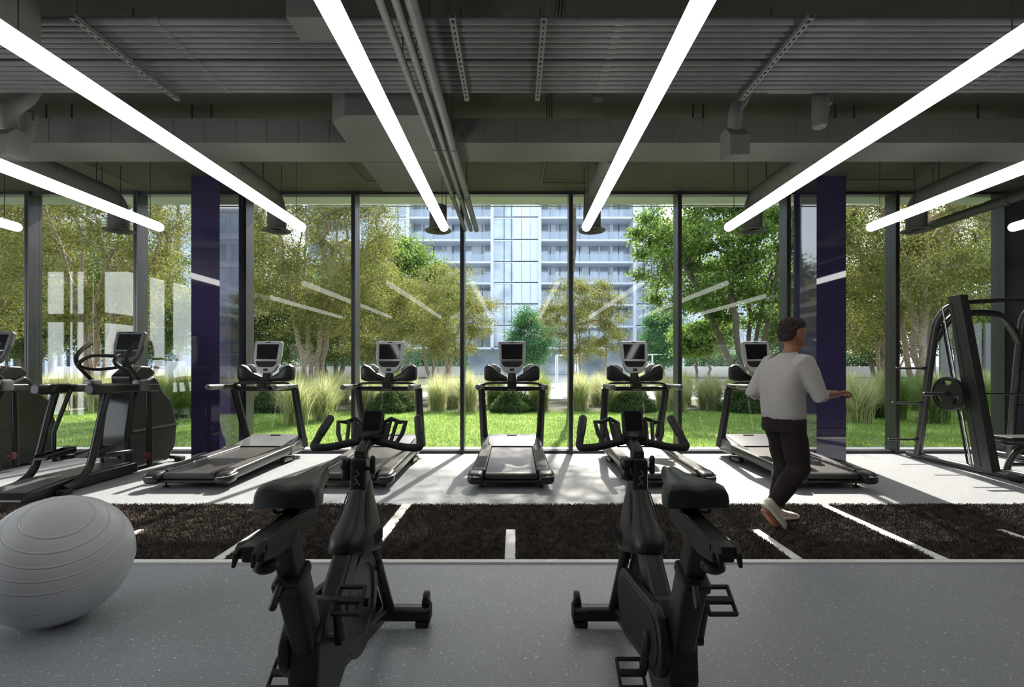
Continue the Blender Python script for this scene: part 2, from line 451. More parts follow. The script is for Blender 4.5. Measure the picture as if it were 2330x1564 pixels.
# ---------------------------------------------------------------- light tubes
ORD = ['leftmost', 'second from the left', 'third from the left', 'fourth from the left', 'fourth from the right', 'third from the right', 'second from the right', 'rightmost']
TZ = 2.95
for i in range(8):
    x = (i-3.5)*1.645
    t = thing('light_tube', 'glowing white ceiling light tube, %s of the row' % ORD[i], 'light', (x, 0, TZ), 0, 'suspended light tubes')
    obj('tube', MB().capsule((0, -1.0, 0), (0, 5.58, 0), 0.052, 20, 5), M_['tube'], t)
    for y in (-0.6, 2.4, 5.45):
        w = MB().cyl((0, y, 0.05), (0, y, (EYE+2.179 if i == 3 and y > 5 else CZ-0.001)-TZ), 0.0035, 6)
        obj('hanging_wire', w, M_['wire'], t)

# ---------------------------------------------------------------- services under the ceiling
def ptube(name, lab, cat, pts, r, m, n=14, group=None):
    mb = MB().tube(pts, r, n); return tag(obj(name, mb, M_[m]), lab, cat, group)
o7 = ['first', 'second', 'third', 'fourth', 'fifth', 'sixth', 'seventh']
PZ = EYE+2.305
for g, (y0, dy, nm) in enumerate(((3.235, 0.058, 'nearer'), (3.675, 0.060, 'farther'))):
    for i in range(7):
        m = MB().cyl((-12.8, y0+i*dy, PZ), (10.4, y0+i*dy, PZ), 0.0245, 14)
        for x in np.arange(-11.7, 10, 3.1): m.cyl((x-0.03, y0+i*dy, PZ), (x+0.03, y0+i*dy, PZ), 0.0275, 14)
        tag(obj('ceiling_pipe', m, M_['pipe']), 'straight grey pipe under the ceiling, %s from the camera in the %s bank' % (o7[i], nm), 'pipe', 'grey pipes running across the ceiling')
def strut(x, lab):
    t = thing('strut_channel', lab, 'bracket', (x, 3.12, EYE+2.25), 0, 'slotted steel channels under the pipes')
    m = MB(); Ln = 0.98
    for s in (-1, 1): m.box((s*0.0185, Ln/2, 0.008), (0.003, Ln, 0.028))
    ys_ = np.arange(0.02, Ln-0.03, 0.055); prev = 0.0
    for y in ys_:
        m.box((0, (prev+y)/2, -0.0065), (0.040, y-prev, 0.003))
        for s in (-1, 1): m.box((s*0.0135, y+0.014, -0.0065), (0.013, 0.028, 0.003))
        prev = y+0.028
    m.box((0, (prev+Ln)/2, -0.0065), (0.040, Ln-prev, 0.003))
    obj('channel', m, M_['pipe'], t)
    r_ = MB()
    for y in (0.07, 0.5): r_.cyl((0, y, 0), (0, y, CZ-EYE-2.251), 0.006, 8)
    obj('threaded_rod', MB().cyl((0, 0.04, 0), (0, 0.04, CZ-EYE-2.251), 0.006, 8), M_['darkpipe'], t)
    obj('threaded_rod', MB().cyl((0, 0.5, 0), (0, 0.5, CZ-EYE-2.251), 0.006, 8), M_['darkpipe'], t)
    obj('nut', MB().cyl((0, 0.04, -0.006), (0, 0.04, -0.018), 0.011, 6), M_['darkpipe'], t)
strut(-2.86, 'slotted steel channel under the pipe banks, above the left light tubes')
strut(-0.407, 'slotted steel channel beside the three long pipes')
strut(0.188, 'slotted steel channel right of the ceiling centre, straight towards the window')
strut(1.915, 'slotted steel channel slanting towards the ceiling spotlight on the right')

t = thing('cross_duct', 'wide rectangular grey duct crossing the whole ceiling before the window wall', 'duct', (0, 4.73, EYE+2.18))
m = MB().box((-1.2, 0.22, 0.12), (23.4, 0.44, 0.24))
for x in np.arange(-12.8, 10.4, 0.305): m.box((x, 0.001, 0.12), (0.005, 0.008, 0.238))
obj('duct_body', m, M_['duct'], t)
t = thing('branch_duct', 'broad rectangular duct running towards the window left of the three long pipes', 'duct', (-1.2, 4.2, EYE+2.18))
poly = [(-1.484, 4.207), (-0.74, 4.207), (-0.74, 4.725), (-1.649, 4.725), (-1.637, 4.328)]
m = MB().prism([(a+1.2, b-4.2) for a, b in poly], 'z', -0.002, 0.30)
obj('duct_end', m, M_['duct'], t)
m = MB().box((0.005, 1.42, 0.12), (0.9, 0.88, 0.24))
obj('duct_body', m, M_['duct'], t)
# three long pipes
for i, (x, r) in enumerate(((-0.766, 0.026), (-0.674, 0.028), (-0.590, 0.036))):
    t = thing('long_pipe', ['slim grey pipe running to the window, left of the three', 'grey pipe running to the window, middle of the three', 'thickest grey pipe running to the window, right of the three'][i], 'pipe', (x, 0, EYE+2.07), 0, 'pipes running towards the window')
    obj('pipe', MB().cyl((0, -5.9, 0), (0, 7.39, 0), r, 18), M_['pipe'], t)
    for y in (2.1, 4.62, 5.95): obj('collar', MB().cyl((0, y-0.025, 0), (0, y+0.025, 0), r+0.005, 18), M_['pipe'], t)
    for y in (3.3, 4.55, 5.9): obj('hanger_rod', MB().cyl((0, y, 0), (0, y, 0.04+ (0.065 if y > 4.1 and i < 1 else 0.55)), 0.005, 6), M_['darkpipe'], t)
t = thing('long_pipe', 'thick dark pipe slanting to the top right corner of the window wall', 'pipe', (6.15, 0, 3.42))
obj('pipe', MB().cyl((0, -5.9, 0), (0, 7.38, 0), 0.062, 20), M_['darkpipe'], t)
obj('collar', MB().cyl((0, 6.0, 0), (0, 6.05, 0), 0.07, 20), M_['darkpipe'], t)

# round air drops with flanges
labs = ['over the nearer exercise machine', 'over the leftmost treadmill', 'left of the three long pipe ends', 'right of the ceiling centre', 'above the rightmost treadmill', 'between the purple column and the weight frame']
labs[0] = 'leftmost one'
for i, px in enumerate((270, 630, 997, 1347, 1713, 2085)):
    Y = 6.6; x = (px-1172)/F*Y
    t = thing('air_duct', 'round grey air duct with flanged outlet, %s' % labs[i], 'duct', (x, Y, 3.19), 0, 'round air outlets along the window')
    path = [Vector((0, -1.43, 0.43))]+[Vector((0, -0.20-0.001, 0.43))]
    arc = [Vector((0, -0.2+0.2*math.sin(a), 0.23+0.2*math.cos(a))) for a in np.linspace(0.01, PI/2, 7)]
    pts = [path[0], Vector((0, -0.7, 0.43))]+arc+[Vector((0, 0, 0.01))]
    if i == 2: pts = [Vector((0, 0, 0.335)), Vector((0, 0, 0.01))]
    obj('duct_tube', MB().tube(pts, 0.118, 24), M_['duct'], t)
    prof = [(0.118, 0.05), (0.125, 0.02), (0.178, 0.006), (0.182, 0.0), (0.176, -0.008), (0.13, -0.003), (0.12, 0.015)]
    obj('outlet_flange', MB().lathe(prof, 36), M_['duct'], t)
    g = MB()
    for r_ in (0.1, 0.07, 0.04): g.lathe([(r_, 0.0), (r_-0.02, 0.018), (r_-0.023, 0.018), (r_-0.003, 0.0), (r_, 0.0)], 30)
    g.lathe([(0.118, 0.03), (0.001, 0.03)], 30)
    obj('outlet_grille', g, M_['darkpipe'], t)
    if i != 2:
        for y in (-0.35, -1.0):
            cl = MB().cyl((0, y-0.012, 0.43), (0, y+0.012, 0.43), 0.123, 24); obj('clamp_ring', cl, M_['pipe'], t)
            obj('hanger_rod', MB().cyl((0, y, 0.54), (0, y, CZ-3.19-0.001), 0.006, 8), M_['darkpipe'], t)
    for s in (-1, 1): obj('hanger_rod', MB().cyl((s*0.125, -0.12, 0.25), (s*0.125, -0.12, CZ-3.19-0.001), 0.005, 8), M_['darkpipe'], t)

# hanging rods over the cross duct
for j, px in enumerate((105, 163, 437, 480, 1577, 1600, 1900, 1943, 2225)):
    side = ['left of the leftmost bright tube', 'second rod from the left edge', 'right of the slotted channel at left', 'just right of the left slotted channel', 'left of the pair near the right middle tube', 'right of the pair near the right middle tube', 'left of the pair past the ceiling spotlight', 'right of the pair past the ceiling spotlight', 'rightmost one'][j]
    tag(obj('hanger_rod', MB().cyl(((px-1172)/F*4.95, 4.95, EYE+2.42), ((px-1172)/F*4.95, 4.95, CZ), 0.010, 8), M_['darkpipe']), 'dark rod holding the cross duct, %s' % side, 'rod', 'rods holding the cross duct')
def conduit(lab, pts, r=0.008):
    tag(obj('conduit', MB().tube([Vector((a, b, CZ-0.022-r)) for a, b in pts], r, 8), M_['darkpipe']), lab, 'conduit', 'thin conduits on the ceiling')
def cp(px, py):
    Y = (CZ-0.03-EYE)*F/(832-py); return ((px-1172)/F*Y, Y)
conduit('thin conduit on the ceiling left of the branch duct', [cp(770, 345), cp(832, 412), cp(872, 413)])
conduit('thin L-shaped conduit on the ceiling beside the right middle air duct', [cp(1240, 362), cp(1233, 416), cp(1333, 417)])
conduit('thin conduit on the ceiling above the elliptical trainers', [cp(195, 370), cp(305, 422)])
conduit('thin conduit on the ceiling right of the right purple column', [cp(1925, 410), cp(2085, 409), cp(2130, 372)])
for q in range(4):
    tag(obj('conduit', MB().tube([Vector((a, b, CZ-0.03)) for a, b in [cp(1140+q*2, 209+q*4), cp(1350, 209+q*4)]], 0.006, 8), M_['pipe']), 'thin conduit of the bundle behind the slotted channels, %s from the camera' % ['nearest', 'second', 'third', 'farthest'][q], 'conduit', 'conduit bundle behind the slotted channels')
a_ = cp(1352, 216); tag(obj('junction_box', MB().rbox((a_[0]+0.04, a_[1], CZ-0.04), (0.1, 0.09, 0.078), 0.006), M_['pipe']), 'small grey junction box at the end of the conduit bundle', 'electrical box')
for q in range(3):
    x = (1250+q*6-1172)/F*4.4
    tag(obj('cable_drop', MB().tube([(x, 3.0, CZ-0.012), (x, 4.6, CZ-0.012), (x, 4.74, CZ-0.05), (x, 4.74, EYE+2.43)], 0.007, 8), M_['darkpipe']), 'dark cable dropping from the ceiling behind the duct, %s of three' % ['left', 'middle', 'right'][q], 'cable', 'cable drops near the ceiling centre')

# boxes above
t = thing('ceiling_speaker', 'small grey box hung between the pipes and the middle left light tube', 'speaker', (-1.28, 3.08, EYE+2.14))
obj('housing', MB().rbox((0, 0, 0.13), (0.26, 0.22, 0.26), 0.008), M_['duct'], t)
obj('mounting_stem', MB().cyl((0, 0, 0.25), (0, 0, CZ-EYE-2.141), 0.02, 12), M_['darkpipe'], t)
t = thing('fan_coil_unit', 'large grey box unit in the top left corner under the ceiling', 'air conditioner', (-3.42, 3.05, EYE+2.12))
obj('housing', MB().rbox((0, 0, 0.2), (0.56, 0.32, 0.4), 0.012), M_['duct'], t)
obj('hanger_rod', MB().cyl((0.2, 0, 0.39), (0.2, 0, CZ-EYE-2.121), 0.01, 8), M_['darkpipe'], t)
obj('hanger_rod', MB().cyl((-0.2, 0, 0.39), (-0.2, 0, CZ-EYE-2.121), 0.01, 8), M_['darkpipe'], t)
t = thing('overhead_duct', 'dark rectangular duct end at the top edge right of centre', 'duct', (2.2, 2.6, 3.72))
obj('duct_body', MB().box((0.0, -1.0, 0.13), (0.28, 2.6, 0.26)), M_['darkpipe'], t)
obj('hanger_rod', MB().cyl((0, 0.2, 0.25), (0, 0.2, CZ-3.721), 0.01, 8), M_['darkpipe'], t)

def spot(px, lab, first=True):
    Y = 4.15; x = (px-1172)/F*Y
    t = thing('duct_fitting', lab, 'duct', (x, Y, 3.12), 0, 'hooded fittings under the ceiling')
    obj('box_head', MB().prism([(-0.10, 0.0), (0.1, 0.03), (0.1, 0.26), (-0.02, 0.26), (-0.10, 0.17)], 'x', -0.085, 0.085, 0.006), M_['duct'], t)
    obj('elbow', MB().tube(spline([(0, 0.02, 0.25), (0.0, 0.0, 0.36), (0.03, 0.03, 0.46), (0.10, 0.07, 0.56), (0.16, 0.09, 0.72), (0.17, 0.09, 0.899)], 5), 0.055, 16), M_['duct'], t)
    obj('clamp_ring', MB().cyl((0, 0.02, 0.25), (0, 0.01, 0.275), 0.062, 16), M_['pipe'], t)
    return t
spot(1672, 'grey hooded duct fitting on a bent neck, left of the hanging spotlight')
spot(18, 'grey hooded duct fitting on a bent neck at the left edge')
def spotlight(px, lab, Y=4.2):
    x = (px-1172)/F*Y
    t = thing('spotlight', lab, 'spotlight', (x, Y, 3.42), 0, 'can spotlights under the ceiling')
    obj('lamp_can', MB().tube([(0.02, 0.0, 0.30), (0.02, 0, 0.27), (0.015, -0.0, 0.12), (0, -0.02, 0.0)], [0.045, 0.068, 0.066, 0.055], 20), M_['duct'], t)
    obj('lamp_lens', MB().cyl((0, -0.021, -0.002), (0, -0.022, -0.008), 0.045, 20), M_['pipe'], t)
    obj('arm', MB().rbox((-0.2, 0.0, 0.33), (0.46, 0.07, 0.05), 0.008), M_['duct'], t)
    obj('ceiling_stem', MB().cyl((-0.38, 0, 0.34), (-0.38, 0, CZ-3.421), 0.018, 12), M_['pipe'], t)
    obj('side_knob', MB().tube([(0.06, 0, 0.2), (0.1, 0, 0.21), (0.1, 0, 0.26)], 0.02, 12), M_['pipe'], t)
    return t
spotlight(1862, 'grey can spotlight hanging above the right purple column')
spotlight(58, 'grey can spotlight hanging in the upper left corner', 4.5)
# ---------------------------------------------------------------- outside: ground
def grass_mat():
    m_, t, p = nt('lawn_green')
    tc = t.nodes.new('ShaderNodeTexCoord'); n1 = t.nodes.new('ShaderNodeTexNoise'); n1.inputs['Scale'].default_value = 1.3; n1.inputs['Detail'].default_value = 9
    t.links.new(tc.outputs['Object'], n1.inputs['Vector'])
    rp = t.nodes.new('ShaderNodeValToRGB'); rp.color_ramp.elements[0].position = 0.35; rp.color_ramp.elements[1].position = 0.68
    rp.color_ramp.elements[0].color = (0.12, 0.19, 0.04, 1); rp.color_ramp.elements[1].color = (0.25, 0.36, 0.09, 1)
    t.links.new(n1.outputs['Fac'], rp.inputs['Fac']); t.links.new(rp.outputs['Color'], p.inputs['Base Color'])
    p.inputs['Roughness'].default_value = 0.9; p.inputs['Specular IOR Level'].default_value = 0.1
    return m_
gm = grass_mat()
soil = concrete('planting_soil', (0.07, 0.075, 0.04), 0.95, 0.3)
pave = concrete('pale_garden_paving', (0.50, 0.50, 0.50), 0.85, 0.1)
LG = -0.05
o = struct('lawn', MB().box((0, 11.15, LG-0.05), (40, 7.1, 0.1)), gm, label='mown green lawn outside the window')
struct('planting_bed', MB().box((0, 17.4, LG-0.06), (60, 5.4, 0.1)), soil, label='planting bed behind the lawn')
struct('garden_paving', MB().box((0, 90, LG-0.07), (320, 139.8, 0.1)), pave, label='pale paving beyond the planting bed')

rng = np.random.default_rng(7)
def blades(n, xs, ys, zs, h0, h1, w, lean):
    b = np.c_[xs, ys, zs]; a = rng.uniform(0, 2*PI, n); h = rng.uniform(h0, h1, n)
    side = np.c_[np.cos(a), np.sin(a), np.zeros(n)]*w
    la = rng.uniform(0, 2*PI, n); ll = rng.uniform(0, lean, n)*h
    tip = b+np.c_[np.cos(la)*ll, np.sin(la)*ll, h]
    return np.stack([b-side, b+side, tip], 1).reshape(-1, 3), np.arange(3*n).reshape(-1, 3)
n = 110000
u = rng.uniform(0, 1, n); ysb = 7.9+6.8*u
xsb = rng.uniform(-1, 1, n)*np.minimum(19.5, ysb*1.12)
kp = ~((xsb > -9.6) & (xsb < -8.2) & (ysb > 13.0) & (ysb < 14.0)); xsb = xsb[kp]; ysb = ysb[kp]; n = len(xsb)
V, Fa = blades(n, xsb, ysb, np.full(n, LG), 0.03, 0.065, 0.007, 0.7)
gb = leafmat('lawn_blades', [(0.15, 0.25, 0.05), (0.26, 0.40, 0.09), (0.40, 0.52, 0.16)], 0.4)
tag(link('lawn_grass', lmesh('lawn_grass', V, Fa, gb)), 'short green grass blades of the lawn outside the window', 'grass', kind='stuff')

# ---------------------------------------------------------------- trees
bark_o = mat('olive_bark', (0.34, 0.26, 0.19), 0.9, 0, 0.35, 14, 0.5, 40)
bark_g = mat('grey_brown_bark', (0.16, 0.135, 0.105), 0.9, 0, 0.3, 14, 0.5, 40)
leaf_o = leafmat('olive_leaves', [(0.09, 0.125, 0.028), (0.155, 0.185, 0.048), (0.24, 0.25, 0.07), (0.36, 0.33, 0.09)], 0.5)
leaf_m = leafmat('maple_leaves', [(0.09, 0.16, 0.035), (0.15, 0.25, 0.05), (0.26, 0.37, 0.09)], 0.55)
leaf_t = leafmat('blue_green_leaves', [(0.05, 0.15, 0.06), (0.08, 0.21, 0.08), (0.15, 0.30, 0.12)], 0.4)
leaf_d = leafmat('dark_green_leaves', [(0.05, 0.10, 0.025), (0.09, 0.15, 0.035), (0.16, 0.22, 0.05)], 0.45)  # darker green foliage of the trees farther back

def leaves(P, L, w, g):
    n = len(P)
    d = g.normal(size=(n, 3)); d[:, 2] -= 0.25; d /= np.linalg.norm(d, axis=1)[:, None]
    s = np.cross(d, g.normal(size=(n, 3))); s /= np.linalg.norm(s, axis=1)[:, None]
    nn = np.cross(d, s)
    l = L*g.uniform(0.6, 1.25, n)[:, None]; ww = w*g.uniform(0.7, 1.2, n)[:, None]
    V = np.stack([P-d*l*0.5, P+s*ww*0.5+nn*ww*0.12, P+d*l*0.5, P-s*ww*0.5+nn*ww*0.12], 1).reshape(-1, 3)
    return V, np.arange(4*n).reshape(-1, 4)

def make_tree(seed, rx, ry, cz, rz, nstem, nclus, nleaf, L, w, lm, bm_, r0=0.10, csz=0.42, fork=0.5, offx=0.0, shell=0.55, stemspread=0.35):
    """stems fork from the ground towards leaf clusters spread through the crown"""
    g = np.random.default_rng(seed)
    cl = []
    while len(cl) < nclus:
        p = g.normal(size=3); p /= np.linalg.norm(p); rr = g.uniform(shell**3, 1)**(1/3)*g.uniform(0.82, 1.06)
        q = np.array([p[0]*rx*rr+offx, p[1]*ry*rr, cz+p[2]*rz*rr])
        if q[2] > 0.9: cl.append(q)
    cl = np.array(cl)
    nodes = [np.array([0., 0., 0.])]; par = [-1]; stem_nodes = []
    for s_ in range(nstem):
        a = 2*PI*(s_+g.uniform(-.25, .25))/nstem
        base = np.array([math.cos(a), math.sin(a), 0])*0.10*(nstem > 1)
        top = np.array([math.cos(a)*rx*stemspread+offx*0.7, math.sin(a)*ry*stemspread, cz+rz*g.uniform(-0.25, 0.2)])
        if nstem == 1: top = np.array([offx*0.7, 0, cz+rz*0.3])
        prev = 0; K = 14
        bow = g.normal(size=3)*(0.28 if nstem > 1 else 0.05)*[1, 1, 0.2]
        for k in range(K):
            t = (k+1)/K
            p = base*(1-t)+top*t+bow*math.sin(PI*t)+g.normal(size=3)*0.035
            if k == 0: p = base*1.2+np.array([0, 0, top[2]/K*0.7])
            nodes.append(p); par.append(prev); prev = len(nodes)-1
            if t >= fork*0.75: stem_nodes.append(prev)
    order = np.argsort(np.linalg.norm(cl-np.array([offx, 0, cz*0.6]), axis=1))
    N = [nodes[i] for i in stem_nodes]; idx = list(stem_nodes)
    ends = []
    for ci in order:
        c = cl[ci]; A = np.array(N); d = np.linalg.norm(A-c, axis=1)+0.5*np.maximum(0, A[:, 2]-c[2]+0.1)
        j = int(np.argmin(d)); prev = idx[j]; p0 = A[j]; ln = np.linalg.norm(c-p0); K = max(2, int(ln/0.28))
        bow = g.normal(size=3)*0.10*ln+np.array([0, 0, 0.10*ln])
        for k in range(K):
            t = (k+1)/K; p = p0*(1-t)+c*t+bow*math.sin(PI*t)*(1 if t < 1 else 0)
            nodes.append(p); par.append(prev); prev = len(nodes)-1; N.append(p); idx.append(prev)
        ends.append(prev)
    cnt = np.zeros(len(nodes))
    for e in ends:
        while e != -1: cnt[e] += 1; e = par[e]
    kids = {}
    for i, p in enumerate(par):
        if p >= 0: kids.setdefault(p, []).append(i)
    mx = cnt[1:].max()
    rad = np.maximum(0.006, r0*np.sqrt(np.maximum(cnt, 0.15)/mx))
    mb = MB(); stack = [(0, k) for k in kids.get(0, [])]
    while stack:
        a, b = stack.pop(); path = [nodes[a], nodes[b]]; rr = [min(rad[a], rad[b]*1.25) if a else rad[b]*1.35, rad[b]]; cur = b
        while cur in kids:
            ks = sorted(kids[cur], key=lambda i: -cnt[i])
            for o_ in ks[1:]: stack.append((cur, o_))
            cur = ks[0]; path.append(nodes[cur]); rr.append(rad[cur])
        mb.tube([Vector(p) for p in path], rr, 8 if rr[1] > 0.03 else 5, cap=False)
    br = mesh_from('branches', mb, bm_, 60, flip=False)
    per = nleaf//nclus; P = []
    for c in cl:
        sc_ = csz*g.uniform(0.65, 1.3); P.append(c+g.normal(size=(per, 3))*np.array([sc_, sc_, sc_*0.62])*0.6)
    P = np.concatenate(P); P = P[P[:, 2] > 0.5]
    V, Fa = leaves(P, L, w, g)
    return br, lmesh('foliage', V, Fa, lm)

def put_tree(meshes, name, label, loc, rotz=0, sc_=1.0, cat='tree', group='garden trees'):
    t = thing(name, label, cat, loc, rotz, group); t.scale = (sc_,)*3 if not hasattr(sc_, '__len__') else sc_
    link('branches', meshes[0], t); link('foliage', meshes[1], t); return t

big = make_tree(11, 3.2, 2.9, 6.6, 5.1, 5, 330, 125000, 0.085, 0.030, leaf_o, bark_o, 0.095, 0.44)
med = make_tree(12, 2.6, 2.3, 3.9, 2.4, 3, 120, 42000, 0.095, 0.036, leaf_o, bark_o, 0.075, 0.42)
fine = make_tree(13, 2.2, 2.0, 3.7, 2.3, 3, 110, 36000, 0.095, 0.036, leaf_o, bark_o, 0.07, 0.38)
maple = make_tree(14, 3.9, 3.2, 5.9, 3.5, 6, 210, 52000, 0.14, 0.085, leaf_m, bark_g, 0.12, 0.42, 0.35, -0.9, 0.35, 0.5)
green = make_tree(15, 2.4, 2.2, 5.2, 3.0, 2, 110, 26000, 0.17, 0.10, leaf_m, bark_g, 0.12, 0.6)
teal = make_tree(16, 1.5, 1.5, 3.3, 2.1, 1, 70, 22000, 0.13, 0.075, leaf_t, bark_g, 0.10, 0.5)
dark = make_tree(17, 3.0, 2.6, 4.2, 3.2, 3, 130, 34000, 0.15, 0.075, leaf_d, bark_g, 0.14, 0.65)
small = make_tree(18, 1.4, 1.3, 2.7, 0.9, 1, 45, 9000, 0.15, 0.10, leaf_m, bark_g, 0.07, 0.42)
px2 = lambda px, Y: (px-1172)/F*Y
put_tree(big, 'olive_tree', 'large yellow-green multi-stemmed tree outside, right of the left purple column', (px2(715, 16.4), 16.4, LG))
put_tree(big, 'olive_tree', 'large yellow-green tree outside at left, over the pale reflections', (px2(205, 15.5), 15.5, LG), 95, 1.02)
put_tree(big, 'olive_tree', 'yellow-green tree outside the left edge window', (px2(-60, 17.5), 17.5, LG), 210, 1.05)
put_tree(med, 'olive_tree', 'yellow-green tree between the second and third treadmill consoles', (px2(1012, 23.5), 23.5, LG), 20, 1.0)
put_tree(med, 'olive_tree', 'yellow-green tree behind the second treadmill, left of the green one', (px2(838, 20), 20, LG), 130, 0.95)
put_tree(fine, 'olive_tree', 'pale yellow-green tree in the window bay right of the middle treadmill', (px2(1332, 23.5), 23.5, LG), 0, 1.0)
put_tree(maple, 'maple_tree', 'large bright green multi-stemmed tree behind the walking person', (px2(1705, 18.5), 18.5, LG), 0)
put_tree(big, 'olive_tree', 'large yellow-green tree outside behind the weight frame', (px2(2095, 15.2), 15.2, LG), 190, (1.0, 1.0, 1.08))
put_tree(med, 'olive_tree', 'yellow-green tree with a slanting trunk right of the right purple column', (px2(2010, 18.5), 18.5, LG), 250, 1.25)
put_tree(green, 'ash_tree', 'fresh green tree rising behind the second treadmill before the building', (px2(900, 33), 33, LG), 0, (1.25, 1.25, 1.27))
put_tree(green, 'ash_tree', 'fresh green tree right of the second treadmill, lower before the building', (px2(985, 34), 34, LG), 70, (1.0, 1.0, 1.08))
put_tree(teal, 'round_tree', 'small round blue-green tree right of the middle treadmill console', (px2(1207, 34), 34, LG))
put_tree(teal, 'round_tree', 'small blue-green tree right of the fourth treadmill console', (px2(1508, 32), 32, LG), 60, 0.95)
put_tree(small, 'young_tree', 'young bright green tree behind the white wall, left of a pair', (px2(1583, 26), 26, LG), 0, 1.0)
put_tree(small, 'young_tree', 'young bright green tree behind the white wall, right of a pair', (px2(1614, 27), 27, LG), 80, 1.1)
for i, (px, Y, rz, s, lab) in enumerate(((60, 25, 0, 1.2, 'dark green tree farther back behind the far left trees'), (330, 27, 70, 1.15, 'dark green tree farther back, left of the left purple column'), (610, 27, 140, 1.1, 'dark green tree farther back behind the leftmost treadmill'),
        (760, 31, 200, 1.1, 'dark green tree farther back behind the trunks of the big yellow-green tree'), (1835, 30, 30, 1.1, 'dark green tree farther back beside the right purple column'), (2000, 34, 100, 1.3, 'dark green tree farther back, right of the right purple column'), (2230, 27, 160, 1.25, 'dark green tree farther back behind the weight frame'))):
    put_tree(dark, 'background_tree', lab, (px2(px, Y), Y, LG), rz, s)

high = make_tree(21, 2.2, 2.0, 6.9, 1.25, 1, 60, 10000, 0.11, 0.055, leaf_m, bark_g, 0.07, 0.5, 0.8, 0.1)  # added tree, crown above the view, for dappled shade on the floor
put_tree(high, 'dapple_tree', 'slim high-crowned tree added just outside to dapple the floor, trunk behind the mullion right of the middle treadmill', (px2(1297, 12.0), 12.0, LG))
# ---------------------------------------------------------------- grasses and shrubs
tuft_m = leafmat('feather_grass', [(0.20, 0.27, 0.07), (0.38, 0.44, 0.16), (0.66, 0.64, 0.38), (0.82, 0.78, 0.55)], 0.5)
tuft_g = leafmat('green_grass_blades', [(0.10, 0.17, 0.04), (0.18, 0.27, 0.06), (0.32, 0.38, 0.12)], 0.45)
def make_tuft(seed, n, h, spread, w, m_):
    g = np.random.default_rng(seed); K = 5
    a = g.uniform(0, 2*PI, n); hh = h*g.uniform(0.55, 1.1, n); sp = spread*g.uniform(0.05, 1.0, n)**0.8
    b0 = g.normal(size=(n, 2))*0.09
    V = np.zeros((n, K+1, 2, 3)); sd = np.c_[-np.sin(a), np.cos(a)]
    for k in range(K+1):
        t = k/K; r_ = sp*(t**1.7); z = hh*(t-0.30*(sp/spread)*t**3); ww = w*(1-t**2*0.92)
        cx = b0[:, 0]+np.cos(a)*r_; cy = b0[:, 1]+np.sin(a)*r_
        V[:, k, 0] = np.c_[cx-sd[:, 0]*ww, cy-sd[:, 1]*ww, z]; V[:, k, 1] = np.c_[cx+sd[:, 0]*ww, cy+sd[:, 1]*ww, z]
    base = (np.arange(n)*(K+1)*2)[:, None, None]
    q = np.array([[2*k, 2*k+1, 2*k+3, 2*k+2] for k in range(K)])[None]
    return lmesh('grass_clump', V.reshape(-1, 3), (base+q).reshape(-1, 4), m_)
tufts = [make_tuft(30+i, 1500, 1.32, 0.80, 0.005, tuft_m if i < 2 else tuft_g) for i in range(4)]
def nth(i):
    a = ['first', 'second', 'third', 'fourth', 'fifth', 'sixth', 'seventh', 'eighth', 'ninth', 'tenth', 'eleventh', 'twelfth', 'thirteenth', 'fourteenth', 'fifteenth', 'sixteenth', 'seventeenth', 'eighteenth', 'nineteenth']
    return a[i] if i < 19 else ('twentieth' if i == 19 else 'twenty-'+a[i-20])
g2 = random.Random(5)
for i, px in enumerate(range(70, 2300, 96)):
    Y = 16.0+g2.uniform(-0.2, 0.2); o = link('grass_clump', tufts[(1, 0, 3)[i % 3]]); o.location = (px2(px, Y), Y, LG); o.rotation_euler = (0, 0, g2.uniform(0, 6.28)); o.scale = (1.0, 1.0, g2.uniform(0.85, 1.0))
    tag(o, 'pale grass clump, %s from the left in the middle row of the bed' % nth(i), 'ornamental grass', 'grass clumps of the middle row')
fr = [px for px in range(60, 2300, 78) if not any(abs(px-s) < 42 for s in (890, 1167, 1438))]
for i, px in enumerate(fr):
    Y = 14.9+g2.uniform(-0.3, 0.3); o = link('grass_clump', tufts[(0, 1, 0, 2, 1)[i % 5]]); o.location = (px2(px+g2.uniform(-12, 12), Y), Y, LG)
    o.rotation_euler = (0, 0, g2.uniform(0, 6.28)); o.scale = (g2.uniform(0.85, 1.05),)*2+(g2.uniform(0.85, 1.05),)
    tag(o, 'feathery pale grass clump, %s from the left in the row edging the lawn' % nth(i), 'ornamental grass', 'grass clumps edging the lawn')
for i, px in enumerate(range(110, 2300, 112)):
    Y = 17.4+g2.uniform(-0.5, 0.5); o = link('grass_clump', tufts[(0, 3, 1)[i % 3]]); o.location = (px2(px+g2.uniform(-20, 20), Y), Y, LG)
    o.rotation_euler = (0, 0, g2.uniform(0, 6.28)); o.scale = (g2.uniform(0.95, 1.1),)*2+(g2.uniform(0.9, 1.1),)
    tag(o, 'pale grass clump, %s from the left in the rear row before the paving' % nth(i), 'ornamental grass', 'grass clumps of the rear row')
